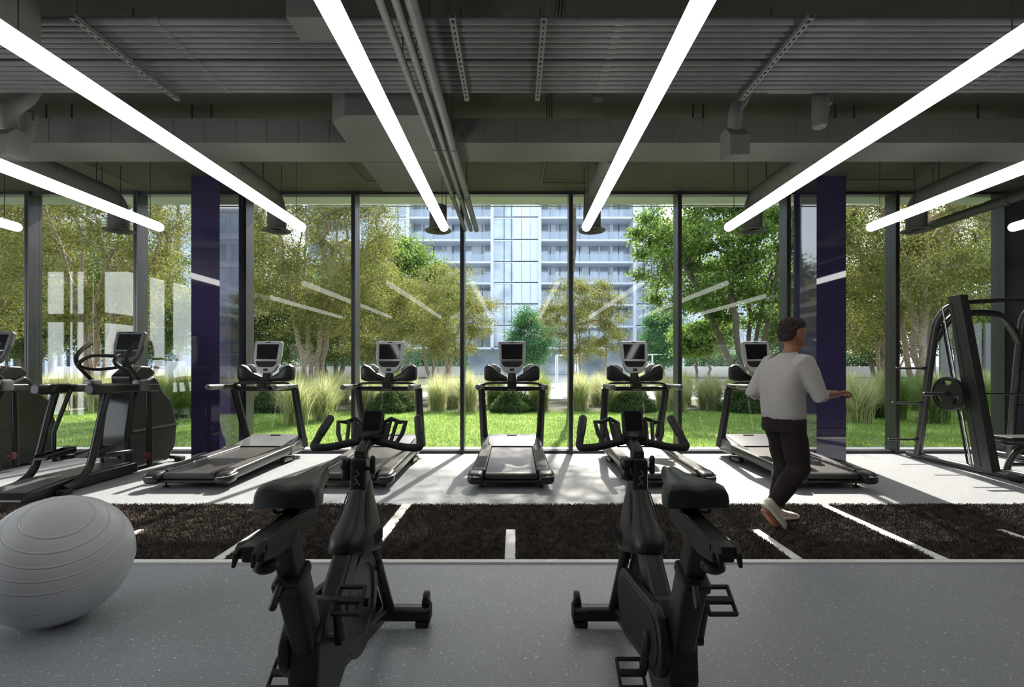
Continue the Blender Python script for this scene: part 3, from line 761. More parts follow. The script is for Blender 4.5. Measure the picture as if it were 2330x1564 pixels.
for px, Y, k, s, lab in ((672, 11.4, 1, 1.0, 'tall feathery grass clump standing on the lawn beside the leftmost treadmill'), (735, 12.4, 0, 1.0, 'tall feathery grass clump between the first and second treadmills'), (355, 11.8, 2, 1.0, 'arching green grass clump right of the nearer exercise machine'), (415, 12.6, 3, 1.05, 'arching green grass clump against the left purple column'),
        (1955, 11.8, 1, 1.0, 'feathery grass clump just right of the right purple column'), (2035, 12.6, 3, 1.1, 'green grass clump behind the mullion left of the weight frame'), (2130, 11.6, 2, 1.05, 'windswept green grass clump behind the barbell plate'), (2215, 12.2, 3, 1.05, 'green grass clump behind the slanted column of the weight frame')):
    o = link('grass_clump', tufts[k]); o.location = (px2(px, Y), Y, LG); o.scale = (s, s, s); o.rotation_euler = (0, 0, px); tag(o, lab, 'ornamental grass', 'grass clumps near the window')
shrub_m = leafmat('dark_shrub_leaves', [(0.025, 0.06, 0.015), (0.05, 0.10, 0.02), (0.10, 0.16, 0.04)], 0.3)
def make_shrub(seed, r_, n):
    g = np.random.default_rng(seed); p = g.normal(size=(n, 3)); p /= np.linalg.norm(p, axis=1)[:, None]; p[:, 2] = np.abs(p[:, 2])
    lob = 1+0.12*np.sin(5*np.arctan2(p[:, 1], p[:, 0])+seed)+0.1*np.sin(7*p[:, 2])
    p = p*(r_*lob*g.uniform(0.7, 1.05, n))[:, None]; p[:, 2] *= 1.0
    V, Fa = leaves(p, 0.06, 0.03, g); core = MB()
    for k in range(7): core.tube([(0, 0, 0), (math.cos(k)*r_*.4, math.sin(k)*r_*.4, r_*.6), (math.cos(k)*r_*.8, math.sin(k)*r_*.8, r_*.75)], [0.03, 0.02, 0.008], 5)
    return mesh_from('branches', core, bark_g, 60), lmesh('foliage', V, Fa, shrub_m)
sh = make_shrub(3, 0.68, 16000)
for px, Y, s, lab in ((622, 14.6, 1.0, 'dark round shrub seen behind the leftmost treadmill'), (890, 14.6, 0.95, 'dark round shrub seen through the second treadmill frame'), (1167, 14.6, 0.95, 'dark round shrub seen through the middle treadmill frame'), (1438, 14.6, 0.95, 'dark round shrub seen through the fourth treadmill frame'),
        (1700, 14.5, 1.0, 'dark round shrub seen left of the walking person'), (1935, 13.4, 1.05, 'dark round shrub just right of the right purple column'), (405, 14.2, 1.1, 'dark round shrub just left of the left purple column'), (560, 17.5, 1.0, 'dark round shrub behind the left purple column')):
    put_tree(sh, 'round_shrub', lab, (px2(px, Y), Y, LG), px, s, 'shrub', 'dark round shrubs')

# ---------------------------------------------------------------- garden walls, hedge, frames
for i, (x0, x1, lab) in enumerate(((-34, px2(1050, 36), 'long pale low garden wall behind the trees at left'), (px2(1440, 36), 34, 'long pale low garden wall behind the trees at right'))):
    t = thing('garden_wall', lab, 'wall', ((x0+x1)/2, 36, LG), 0, 'pale garden walls'); Lw = x1-x0
    obj('wall_body', MB().rbox((0, 0, 0.66), (Lw, 0.5, 1.32), 0.02), M_['stone'], t)
    obj('bench_step', MB().rbox((0, -0.55, 0.2), (Lw, 0.7, 0.4), 0.02), M_['stone'], t)
    obj('dark_band', MB().box((0, -0.26, 0.47), (Lw-0.1, 0.03, 0.13)), M_['greyp'], t)  # flat dark band along the wall above the step
def hedge(x0, x1, Y, h, lab, n):
    g = np.random.default_rng(int(abs(x0)*7)); P = np.c_[g.uniform(x0, x1, n)-(x0+x1)/2, g.uniform(-0.35, 0.35, n), g.uniform(0, 1, n)**0.7*h*g.uniform(.9, 1.03, n)]
    V, Fa = leaves(P, 0.22, 0.06, g); o = link('hedge', lmesh('hedge', V, Fa, leaf_t)); o.location = ((x0+x1)/2, Y, LG)
    tag(o, lab, 'hedge', 'hedges behind the low wall')
hedge(px2(560, 37), px2(1065, 37), 37.2, 2.7, 'green hedge above the left garden wall', 26000)
hedge(px2(1560, 37), px2(1790, 37), 37.2, 2.4, 'green hedge above the right garden wall, behind the bright tree', 12000)
hedge(px2(1925, 37), px2(2040, 37), 37.2, 2.4, 'green hedge right of the right purple column', 8000)
def cube_frame(px0, px1, Y, top, lab):
    x0, x1 = px2(px0, Y), px2(px1, Y); w = x1-x0
    t = thing('cube_frame', lab, 'pergola', ((x0+x1)/2, Y, LG), 0, 'white garden frames')
    for a in (-1, 1):
        for b in (0, 1): obj('post', MB().box((a*(w/2-0.04), b*1.3, top/2), (0.08, 0.08, top)), M_['whitem'], t)
    r_ = MB()
    for b in (0, 1): r_.box((0, b*1.3, top-0.04), (w-0.16, 0.08, 0.08))
    for a in (-1, 1): r_.box((a*(w/2-0.04), 0.65, top-0.04), (0.08, 1.22, 0.08))
    obj('top_rail', r_, M_['whitem'], t)
cube_frame(1267, 1316, 31, 2.1, 'white open cube frame seen between two mullions behind pale grasses')
cube_frame(1483, 1556, 31, 2.15, 'white open cube frame right of the fourth treadmill console')
t = thing('garden_planter', 'pale vase-shaped planter outside left of the left purple column', 'planter', (px2(402, 22), 22, LG))
obj('vase', MB().lathe([(0.2, 0), (0.24, 0.2), (0.38, 0.8), (0.42, 1.3), (0.34, 1.6), (0.28, 1.6), (0.34, 1.3), (0.001, 1.25)], 24), M_['whitem'], t)
obj('soil', MB().cyl((0, 0, 1.2), (0, 0, 1.4), 0.30, 20), soil, t)
tag(obj('stone_block', MB().rbox((px2(412, 12.9), 13.5, 0.28+LG), (1.15, 0.8, 0.66), 0.02), M_['stone']), 'pale stone block behind grasses left of the left purple column', 'block')
for i, (a, b) in enumerate(((2092, 2128), (2138, 2165), (2172, 2200), (2208, 2232), (2240, 2268))):  # upright panels stand in for pale reflections in the window glass
    Y = 19.5; x0, x1 = px2(a, Y), px2(b, Y)
    tag(obj('reflection_panel', MB().rbox(((x0+x1)/2, Y, 1.55+LG), (x1-x0, 0.08, 3.1), 0.01), M_['greyp']), 'tall pale panel added outside to mimic a glass reflection behind the weight frame, %s from the left' % nth(i), 'panel', 'panels mimicking a glass reflection')
tag(obj('overhead_line', MB().cyl((px2(497, 7.95), 7.95, W(0, 470, 7.95).z), (px2(1990, 7.95), 7.95, W(0, 470, 7.95).z), 0.010, 8), M_['whitem']), 'thin white line running level across the top outside the windows', 'cable')  # slim white rod set level just outside the glass

# ---------------------------------------------------------------- buildings
b_slab = mat('pale_facade_metal', (0.72, 0.76, 0.82), 0.5, 0.1, 0.04, 0.5)
b_panel = mat('white_facade_panel', (0.78, 0.84, 0.92), 0.45, 0.0, 0.04, 0.4)
b_glass = mat('facade_glazing', (0.50, 0.56, 0.64), 0.12, 0.35, 0.35, 0.35)
b_dark = mat('facade_mullion', (0.05, 0.06, 0.07), 0.5)
b_rail = bpy.data.materials.new('balcony_glass'); b_rail.use_nodes = True
_t = b_rail.node_tree; _p = _t.nodes['Principled BSDF']; _p.inputs['Base Color'].default_value = (0.50, 0.58, 0.68, 1); _p.inputs['Roughness'].default_value = 0.15
_tr = _t.nodes.new('ShaderNodeBsdfTransparent'); _mx = _t.nodes.new('ShaderNodeMixShader'); _mx.inputs[0].default_value = 0.38
_t.links.new(_tr.outputs[0], _mx.inputs[1]); _t.links.new(_p.outputs[0], _mx.inputs[2]); _t.links.new(_mx.outputs[0], _t.nodes['Material Output'].inputs[0])
BY = 71.0; q = BY/F
t = thing('apartment_building', 'large pale apartment building with glass balconies seen through the middle windows', 'building', (0, BY, LG))
zf = [EYE+(832-y)*q for y in (790, 741, 692, 643, 595, 545, 494, 444, 394)]
bx_ = lambda px: (px-1172)*q
X0, X1 = bx_(690), bx_(1502)
core = MB(); core.box(((X0+X1)/2, 8, zf[-1]/2), (X1-X0, 10, zf[-1])); obj('building_core', core, b_glass, t)
for i, z in enumerate(zf):
    s_ = MB()
    for a, b in ((700, 818), (931, 1118), (1230, 1442)): s_.box(((bx_(a)+bx_(b))/2, 1.3, z-0.13), (bx_(b)-bx_(a), 3.2, 0.28))
    for a, b in ((822, 928), (1123, 1227), (1446, 1500)): s_.box(((bx_(a)+bx_(b))/2, 1.6, z-0.12), (bx_(b)-bx_(a), 3.0, 0.24))
    obj('floor_slab', s_, b_slab, t)
    if i < len(zf)-1 and i > 0:
        for a, b in ((702, 816), (933, 1117), (1232, 1441)):
            obj('balcony_glass', MB().box(((bx_(a)+bx_(b))/2, -0.2, z+0.55), (bx_(b)-bx_(a), 0.05, 1.1)), b_rail, t)
for px in (700, 820, 929, 1120, 1228, 1443, 1501):
    obj('facade_fin', MB().box((bx_(px), 1.2, (zf[-1]+4)/2), (0.45, 3.2, zf[-1]-4)), b_slab, t)
for i, z in enumerate(zf[:-1]):
    z2 = zf[i+1]
    mu = MB()
    for a, b, n_ in ((933, 1117, 8), (1232, 1441, 9), (702, 816, 5)):
        for k in range(1, n_): mu.box((bx_(a)+(bx_(b)-bx_(a))*k/n_, 2.92, (z+z2)/2), (0.10 if k % 3 else 0.22, 0.08, z2-z-0.4), m=0 if k % 3 else 1)
    for px in (838, 905, 1147, 1164, 1464, 1483): mu.box((bx_(px), 0.06, (z+z2)/2), (0.08, 0.08, z2-z-0.3))
    obj('window_mullions', mu, [b_dark, b_slab], t)
    fl = MB()
    for a, b in ((822, 928), (1123, 1227), (1446, 1500)): fl.box(((bx_(a)+bx_(b))/2, 1.6, (z+z2)/2), (bx_(b)-bx_(a), 2.9, z2-z-0.26))
    obj('glazed_bay', fl, b_glass, t)
    pn = MB()
    for a, b in ((872, 899), (1168, 1186), (1187.5, 1206), (1207.5, 1225)):
        if i >= 2 or a > 1100: pn.box(((bx_(a)+bx_(b))/2, 0.06, (z+z2)/2), (bx_(b)-bx_(a), 0.1, z2-z-0.3))
    obj('white_panels', pn, b_panel, t)
    if i >= 3:
        cu = MB()
        for a, b in ((950, 968), (1010, 1022), (1072, 1100), (1250, 1268), (1330, 1350), (1392, 1404)): cu.box(((bx_(a)+bx_(b))/2, 2.94, (z+z2)/2), (bx_(b)-bx_(a), 0.03, z2-z-0.5))
        obj('curtains', cu, b_panel, t)
def block(lab, loc, rz, w, d, h, floors, bays, white):
    t = thing('office_building', lab, 'building', loc, rz, 'buildings at the sides')
    obj('building_core', MB().box((0, d/2, h/2), (w, d, h)), b_slab if white else b_glass, t)
    s_ = MB(); m2 = MB()
    for i in range(floors+1): s_.box((0, d/2, i*h/floors), (w+0.5, d+0.5, 0.35))
    for k in range(bays+1): m2.box((-w/2+w*k/bays, -0.1, h/2), (0.16, 0.25, h))
    for k in range(int(d/w*bays)+1):
        for s in (-1, 1): m2.box((s*(w/2+0.08), d*k/max(1, int(d/w*bays)), h/2), (0.25, 0.16, h))
    if white:
        g_ = MB()
        for i in range(floors):
            for k in range(bays): g_.box((-w/2+w*(k+0.5)/bays, -0.04, (i+0.5)*h/floors), (w/bays*0.55, 0.1, h/floors*0.6))
        obj('windows', g_, b_glass, t)
    obj('floor_bands', s_, b_slab, t); obj('facade_mullions', m2, b_slab if white else b_dark, t)
block('white building seen through the leaves of the green tree at right', (px2(1750, 58), 58, LG), 0, 18, 12, 20, 6, 12, True)
block('glass building at the far left behind the trees', (px2(250, 55), 50, LG), -20, 22, 14, 26, 8, 14, False)
block('glass building at the far right behind the trees', (54, 42, LG), 55, 26, 12, 24, 8, 16, False)
# ---------------------------------------------------------------- rug with track markings
def rrect(cx, cz, w, h, r, n=5):
    r = min(r, w*0.499, h*0.499); out = []
    for sx, sz, a0 in ((1, 1, 0), (-1, 1, 90), (-1, -1, 180), (1, -1, 270)):
        for k in range(n):
            a = R(a0+90*k/(n-1)); out.append((cx+sx*(w/2-r)+r*math.cos(a), cz+sz*(h/2-r)+r*math.sin(a)))
    return out
def loft_y(mb, secs, m=0):
    return mb.loft([[(x, y, z) for x, z in rrect(cx, cz, w, h, r)] for y, cx, cz, w, h, r in secs], m=m)
def loft_x(mb, secs, m=0):
    return mb.loft([[(x, y, z) for y, z in rrect(cy, cz, w, h, r)] for x, cy, cz, w, h, r in secs], m=m)

RY0, RY1 = 3.33, 4.64
RX0, RX1 = -8.0, 8.0
t = thing('training_rug', 'long dark shaggy rug with white lane markings before the treadmills', 'rug', (0, RY0, 0))
rug_m = leafmat('dark_rug_pile', [(0.045, 0.037, 0.032), (0.085, 0.070, 0.060), (0.13, 0.108, 0.092)], 0.0, 0.95)
longs = [-5.03, -1.04, 2.95, 6.94]; shorts = [-7.0, -6.03, -4.03, -3.03, -2.05, -0.035, 0.95, 1.95, 3.94, 4.93, 5.93, 7.9]
LW = 0.088
obj('rug_backing', MB().box(((RX0+RX1)/2, 0.655, 0.006), (RX1-RX0, RY1-RY0, 0.010)), mat('rug_backing', (0.022, 0.018, 0.016), 0.95), t)
for x in longs: obj('lane_line', MB().box((x, 0.655, 0.0125), (LW, RY1-RY0, 0.003)), M_['white'], t)
for x in shorts: obj('lane_mark', MB().box((x, 0.31, 0.0125), (LW*0.85, 0.60, 0.003)), M_['white'], t)
obj('edge_line', MB().box(((RX0+RX1)/2, -0.018, 0.007), (RX1-RX0, 0.045, 0.012)), M_['white'], t)
obj('edge_line', MB().box(((RX0+RX1)/2, RY1-RY0+0.008, 0.006), (RX1-RX0, 0.016, 0.009)), M_['white'], t)
def pile():
    g = np.random.default_rng(3); n = 440000
    y = 0.012+g.uniform(0, 1, n)*(RY1-RY0-0.02); x = g.uniform(-7.99, 7.99, n)
    keep = np.ones(n, bool)
    for l in longs: keep &= np.abs(x-l) > LW/2+0.004
    for l in shorts: keep &= ~((np.abs(x-l) < LW*0.42+0.004) & (y < 0.61))
    x, y = x[keep], y[keep]; n = len(x)
    # tufts share a lean so that the pile reads in soft clumps
    lat = g.normal(size=(2, 460, 60)); fx = (x+8.5)/0.038; fy = (y+0.1)/0.038; ix = fx.astype(int); iy = fy.astype(int); tx = fx-ix; ty = fy-iy
    def smp(q): return q[ix, iy]*(1-tx)*(1-ty)+q[ix+1, iy]*tx*(1-ty)+q[ix, iy+1]*(1-tx)*ty+q[ix+1, iy+1]*tx*ty
    lx = 0.75*smp(lat[0])+0.4*g.normal(size=n); ly = 0.75*smp(lat[1])+0.4*g.normal(size=n)
    h = g.uniform(0.012, 0.026, n); a = g.uniform(0, PI, n); w = 0.0022
    b = np.c_[x, y, np.full(n, 0.011)]; s_ = np.c_[np.cos(a), np.sin(a), np.zeros(n)]*w
    tip = b+np.c_[lx*h*0.7, ly*h*0.7, h]
    V = np.stack([b-s_, b+s_, tip+s_*0.7, tip-s_*0.7], 1).reshape(-1, 3)
    return lmesh('rug_pile', V, np.arange(4*n).reshape(-1, 4), rug_m)
o = link('rug_pile', pile(), t); o['kind'] = 'stuff'

# ---------------------------------------------------------------- exercise ball
BR = 0.325
n_ax = Vector((0.347, -0.367, 0.863)).normalized()
prof = []; rings = [R(a) for a in (26, 38.5, 50, 61, 72, 92, 112, 128, 142, 155)]
for k in range(0, 361):
    th = PI*k/360; r_ = BR
    for a in rings: r_ -= 0.0030*math.exp(-((th-a)/0.008)**2); r_ += 0.0022*(1 if a-0.035 < th < a else 0)*max(0, math.sin((th-a+0.035)/0.035*PI))
    prof.append((r_*math.sin(th), r_*math.cos(th)))
ball = MB().lathe(prof, 96, n_ax.to_track_quat('Z', 'Y').to_matrix())
t = obj('exercise_ball', ball, M_['ballm'], None, (-2.416, 2.556, BR+0.0005), smooth=60)
tag(t, 'large light grey ribbed exercise ball on the floor at lower left', 'exercise ball')

# ---------------------------------------------------------------- treadmill
def console(parent, y, z, tilt, w=0.40, h=0.47, shell='silver', scr='screen', sc_=1.0):
    Mx = Matrix.Translation((0, y, z)) @ Matrix.Rotation(R(-tilt), 4, 'X') @ Matrix.Scale(sc_, 4)
    hw = w/2
    out = [(-hw+0.02, h), (-hw, h-0.02), (-hw+0.004, h*0.55), (-hw+0.03, h*0.25), (-hw+0.075, h*0.07), (-hw+0.13, 0.0), (hw-0.13, 0.0), (hw-0.075, h*0.07), (hw-0.03, h*0.25), (hw-0.004, h*0.55), (hw, h-0.02), (hw-0.02, h)]
    c = obj('console', MB().prism(out, 'y', -0.03, 0.035, 0.014, 2, M=Mx), M_[shell], parent)
    sx = hw-0.045
    obj('display_screen', MB().prism([(-sx+0.01, h*0.43), (sx-0.01, h*0.43), (sx, h*0.90), (-sx, h*0.90)], 'y', -0.036, -0.028, 0.003, 1, M=Mx), M_[scr], c)
    obj('divider_strip', MB().prism([(-sx, h*0.385), (sx, h*0.385), (sx, h*0.415), (-sx, h*0.415)], 'y', -0.038, -0.028, 0.002, 1, M=Mx), M_['chrome'], c)
    pp = [(-sx+0.005, h*0.37), (-sx+0.012, h*0.29), (-sx+0.04, h*0.21), (-sx+0.08, h*0.185), (sx-0.08, h*0.185), (sx-0.04, h*0.21), (sx-0.012, h*0.29), (sx-0.005, h*0.37)]
    obj('key_panel', MB().prism(pp, 'y', -0.035, -0.028, 0.003, 1, M=Mx), M_['matte'], c)
    obj('stop_button', MB().prism([(-0.03, h*0.06), (0.03, h*0.06), (0.032, h*0.145), (-0.032, h*0.145)], 'y', -0.036, -0.028, 0.002, 1, M=Mx), M_['black'], c)
    obj('sensor_slot', MB().prism([(-0.035, h*0.945), (0.035, h*0.945), (0.035, h*0.975), (-0.035, h*0.975)], 'y', -0.033, -0.028, 0.001, 1, M=Mx), M_['black'], c)
    return c

def make_treadmill():
    t = thing('treadmill', '', 'treadmill', (0, 6.3, 0), 0, 'treadmills facing the window')
    m = MB(); m.rbox((0, -0.22, 0.115), (0.70, 1.56, 0.075), 0.01, rotm(1.3)); m.rbox((0, -1.045, 0.088), (0.62, 0.03, 0.03), 0.008)
    m.rbox((0, 0.62, 0.13), (0.62, 0.5, 0.12), 0.02)
    obj('deck_frame', m, M_['frame'], t)
    bl = [(-1.035, 0.175), (-1.052, 0.160), (-1.055, 0.135), (-1.045, 0.115), (-1.02, 0.108), (0.46, 0.14), (0.46, 0.212), (-1.0, 0.180)]
    obj('running_belt', MB().prism(bl, 'x', -0.275, 0.275), M_['belt'], t)
    for s in (-1, 1):
        m = MB()
        loft_y(m, [(-0.96, s*0.365, 0.143, 0.165, 0.115, 0.03), (-0.6, s*0.362, 0.150, 0.160, 0.115, 0.03), (0.2, s*0.355, 0.170, 0.150, 0.115, 0.03), (0.52, s*0.352, 0.178, 0.150, 0.115, 0.03)])
        r_ = obj('side_rail', m, M_['frame'], t)
        m = MB(); m.box((s*0.353, -0.2, 0.216), (0.11, 1.3, 0.004), rotm(1.35)); obj('foot_grip', m, M_['rubber'], r_)
        m = MB()
        loft_y(m, [(-0.945, s*0.378, 0.136, 0.175, 0.125, 0.03), (-1.02, s*0.385, 0.130, 0.180, 0.125, 0.045), (-1.08, s*0.385, 0.122, 0.170, 0.115, 0.05), (-1.108, s*0.380, 0.118, 0.140, 0.085, 0.04), (-1.116, s*0.375, 0.118, 0.10, 0.05, 0.024)])
        c = obj('rear_cap', m, M_['frame'], t)
        m = MB().tube(spline([(s*0.472, -0.95, 0.165), (s*0.478, -1.03, 0.160), (s*0.458, -1.085, 0.156), (s*0.41, -1.112, 0.152), (s*0.34, -1.118, 0.150)], 4), 0.007, 6)
        obj('trim_strip', m, M_['chrome'], c)
        m = MB().cyl((s*0.33, -0.93, 0.0), (s*0.33, -0.93, 0.014), 0.030, 16).cyl((s*0.33, -0.93, 0.012), (s*0.33, -0.93, 0.09), 0.011, 10)
        obj('levelling_foot', m, M_['rubber'], t)
        m = MB().rbox((s*0.385, 0.42, 0.052), (0.07, 0.34, 0.06), 0.014, rotm(-4)).cyl((s*0.35, 0.52, 0.032), (s*0.42, 0.52, 0.032), 0.031, 18)
        obj('lift_wheel', m, M_['frame'], t)
        up = MB().tube([(s*0.405, 0.90, 0.16), (s*0.412, 0.80, 0.36), (s*0.425, 0.60, 0.86), (s*0.43, 0.54, 1.03)], [0.062, 0.056, 0.051, 0.050], 16, flat=0.85)
        obj('upright', up, M_['frame'], t)
        m = MB().tube(spline([(s*0.405, 0.62, 1.045), (s*0.43, 0.55, 1.06), (s*0.435, 0.40, 1.058), (s*0.435, 0.15, 1.062), (s*0.435, -0.02, 1.066)], 4), 0.034, 16, flat=1.0)
        hr = obj('handrail', m, M_['frame'], t)
        obj('hand_grip', MB().capsule((s*0.435, 0.22, 1.061), (s*0.435, -0.03, 1.066), 0.038, 18), M_['greyp'], hr)
        m = MB(); loft_x(m, [(s*0.07, 0.62, 1.155, 0.10, 0.07, 0.03), (s*0.18, 0.61, 1.185, 0.14, 0.13, 0.05), (s*0.27, 0.60, 1.225, 0.16, 0.22, 0.06), (s*0.34, 0.60, 1.245, 0.16, 0.24, 0.06), (s*0.385, 0.60, 1.240, 0.12, 0.19, 0.05), (s*0.395, 0.60, 1.238, 0.06, 0.11, 0.025)])
        tr = obj('cup_tray', m, M_['black'], t)
        m = MB(); loft_x(m, [(s*0.16, 0.655, 1.24, 0.05, 0.15, 0.02), (s*0.24, 0.665, 1.275, 0.06, 0.19, 0.03), (s*0.30, 0.665, 1.29, 0.05, 0.16, 0.02)])
        obj('tray_shell', m, M_['silver'], tr)
    hs = [(0.45, 0, 0.160, 0.86, 0.13, 0.03), (0.56, 0, 0.172, 0.865, 0.165, 0.04), (0.78, 0, 0.195, 0.85, 0.215, 0.05), (0.93, 0, 0.205, 0.83, 0.24, 0.06), (1.01, 0, 0.198, 0.80, 0.22, 0.08), (1.05, 0, 0.185, 0.74, 0.16, 0.07)]
    m = MB(); loft_y(m, hs); h = obj('motor_hood', m, M_['hood'], t)
    obj('vent_slot', MB().rbox((0, 0.86, 0.3205), (0.15, 0.016, 0.012), 0.004, rotm(5)), M_['matte'], h)
    m = MB()
    for s in (-1, 1): m.tube([(s*0.30, 0.452, 0.229), (s*0.33, 0.55, 0.263), (s*0.34, 0.9, 0.328)], 0.004, 6)
    m.box((0, 0.446, 0.218), (0.70, 0.006, 0.02)); obj('hood_seam', m, M_['matte'], h)
    m = MB().tube([(-0.41, 0.56, 1.022), (-0.2, 0.57, 1.018), (0, 0.57, 1.018), (0.2, 0.57, 1.018), (0.41, 0.56, 1.022)], [0.03, 0.034, 0.034, 0.034, 0.03], 14)
    obj('cross_bar', m, M_['frame'], t)
    m = MB().tube(spline([(-0.41, 0.50, 1.075), (-0.34, 0.46, 1.098), (-0.15, 0.44, 1.106), (0, 0.435, 1.112), (0.15, 0.44, 1.106), (0.34, 0.46, 1.098), (0.41, 0.50, 1.075)], 4), 0.017, 12)
    obj('pulse_bar', m, M_['frame'], t)
    m = MB().rbox((0, 0.52, 1.06), (0.13, 0.16, 0.10), 0.02).tube([(0, 0.58, 1.09), (0, 0.61, 1.18), (0, 0.625, 1.28)], [0.075, 0.06, 0.05], 14)
    obj('console_neck', m, M_['black'], t)
    console(t, 0.585, 1.235, 12)
    return t
TM = ['leftmost treadmill, standing beside the left purple column', 'second treadmill from the left, partly behind the left bike handlebar', 'middle treadmill, seen straight from behind', 'fourth treadmill from the left, behind the right bike handlebar', 'rightmost treadmill, partly hidden by the walking person']
tm = make_treadmill()
for i in range(5):
    o = tm if i == 0 else dup(tm)
    o.location = (-0.045+(i-2)*1.75, 6.3, 0); o['label'] = 'black and silver '+TM[i]

# ---------------------------------------------------------------- spin bike
def hull2(c1, r1, c2, r2, n=40):
    pts = [(c1[0]+r1*math.cos(2*PI*k/n), c1[1]+r1*math.sin(2*PI*k/n)) for k in range(n)]+[(c2[0]+r2*math.cos(2*PI*k/n), c2[1]+r2*math.sin(2*PI*k/n)) for k in range(n)]
    pts = sorted(set(pts)); 
    def half(ps):
        h = []
        for p in ps:
            while len(h) > 1 and (h[-1][0]-h[-2][0])*(p[1]-h[-2][1])-(h[-1][1]-h[-2][1])*(p[0]-h[-2][0]) <= 1e-9: h.pop()
            h.append(p)
        return h[:-1]
    return half(pts)+half(pts[::-1])
def rbeam(mb, a, b, w, h, r=0.008, m=0, h2=None):
    """rectangular beam in the y-z plane from a to b (y, z), width w along x"""
    a = Vector((0, a[0], a[1])); b = Vector((0, b[0], b[1])); d = (b-a).normalized(); nrm = Vector((0, -d.z, d.y)); h2 = h2 or h
    secs = []
    for p, hh in ((a, h), (b, h2)):
        secs.append([p+Vector((1, 0, 0))*u+nrm*v for u, v in rrect(0, 0, w, hh, r)])
    return mb.loft(secs, m=m)
def make_bike():
    t = thing('spin_bike', '', 'exercise bike', (0, 1.65, 0), 0, 'black spin bikes')
    fy = 0.86
    m = MB(); loft_x(m, [(-0.235, fy, 0.066, 0.085, 0.072, 0.03), (0.235, fy, 0.066, 0.085, 0.072, 0.03)])
    fs = obj('front_stabiliser', m, M_['frame'], t)
    for s in (-1, 1):
        obj('rubber_foot', MB().rbox((s*0.20, fy, 0.016), (0.07, 0.07, 0.032), 0.01), M_['rubber'], fs)
        obj('end_plug', MB().rbox((s*0.2375, fy, 0.066), (0.012, 0.087, 0.074), 0.005), M_['rubber'], fs)
        m = MB().cyl((s*0.232, fy+0.02, 0.132), (s*0.202, fy+0.02, 0.132), 0.038, 20, bev=0.007).rbox((s*0.217, fy+0.012, 0.105), (0.044, 0.04, 0.06), 0.01)
        obj('transport_wheel', m, M_['black'], fs)
    m = MB(); loft_x(m, [(-0.26, -0.52, 0.06, 0.085, 0.07, 0.03), (0.26, -0.52, 0.06, 0.085, 0.07, 0.03)])
    rs = obj('rear_stabiliser', m, M_['frame'], t)
    for s in (-1, 1): obj('rubber_foot', MB().rbox((s*0.22, -0.52, 0.014), (0.07, 0.07, 0.028), 0.008), M_['rubber'], rs)
    m = MB(); rbeam(m, (0.06, 0.30), (-0.53, 0.075), 0.075, 0.075, 0.015); rbeam(m, (0.02, 0.26), (0.86, 0.075), 0.07, 0.06, 0.015)
    rbeam(m, (0.03, 0.36), (0.475, 0.735), 0.078, 0.115, 0.02, h2=0.105)
    m.rbox((0, 0.475, 0.80), (0.072, 0.10, 0.30), 0.022)
    mf = obj('main_frame', m, M_['frame'], t)
    obj('emblem', MB().tube(spline([(-0.014, 0.4235, 0.835), (0.004, 0.4235, 0.85), (-0.008, 0.4235, 0.868), (0.010, 0.4235, 0.882), (-0.002, 0.4235, 0.90)], 4), 0.0028, 6).tube([(0.012, 0.4235, 0.835), (0.004, 0.4235, 0.85)], 0.0028, 6), M_['greyp'], mf)
    m = MB()
    for s in (-1, 1): m.tube([(s*0.02, 0.50, 0.68), (s*0.028, 0.60, 0.47), (s*0.03, 0.80, 0.17), (s*0.03, 0.86, 0.08)], [0.02, 0.024, 0.026, 0.028], 12)
    obj('front_fork', m, M_['frame'], t)
    m = MB(); rbeam(m, (-0.178, 0.715), (0.035, 0.22), 0.076, 0.092, 0.012)
    st = obj('seat_tube', m, M_['frame'], t)
    m = MB().tube([(-0.01, -0.19, 0.695), (-0.012, -0.225, 0.70)], 0.020, 14).capsule((-0.012, -0.232, 0.695), (-0.016, -0.262, 0.655), 0.011, 12)
    obj('clamp_lever', m, M_['black'], st)
    m = MB(); m.rbox((0, -0.176, 0.705), (0.084, 0.105, 0.04), 0.010, rotm(25)); obj('clamp_collar', m, M_['black'], st)
    m = MB(); rbeam(m, (-0.16, 0.69), (-0.228, 0.852), 0.062, 0.072, 0.01); obj('seat_post', m, M_['black'], t)
    m = MB().prism([(-0.40, 0.838), (-0.395, 0.888), (-0.045, 0.900), (-0.035, 0.890), (-0.055, 0.840), (-0.15, 0.828), (-0.31, 0.824)], 'x', -0.030, 0.030, 0.006)
    sl = obj('seat_slider', m, M_['black'], t)
    m = MB()
    for s in (-1, 1): m.box((s*0.023, -0.22, 0.8955), (0.006, 0.33, 0.005), rotm(2.0))
    obj('slide_rail', m, M_['chrome'], sl)
    m = MB()
    for s in (-1, 1): m.prism([(-0.38, 0.892), (-0.415, 0.897), (-0.437, 0.878), (-0.444, 0.842), (-0.425, 0.862), (-0.41, 0.868), (-0.38, 0.86)], 'x', s*0.024-0.006, s*0.024+0.006, 0.003)
    m.rbox((0, -0.405, 0.878), (0.05, 0.05, 0.03), 0.010)
    obj('slider_hook', m, M_['black'], sl)
    m = MB().lathe([(0.001, -0.026), (0.022, -0.025), (0.032, -0.016), (0.032, -0.002), (0.024, 0.003), (0.010, 0.004), (0.010, 0.02), (0.001, 0.02)], 24, Matrix.Translation((0.0, -0.33, 0.812)))
    obj('adjust_knob', m, M_['black'], sl)
    # saddle
    m = MB(); secs = []
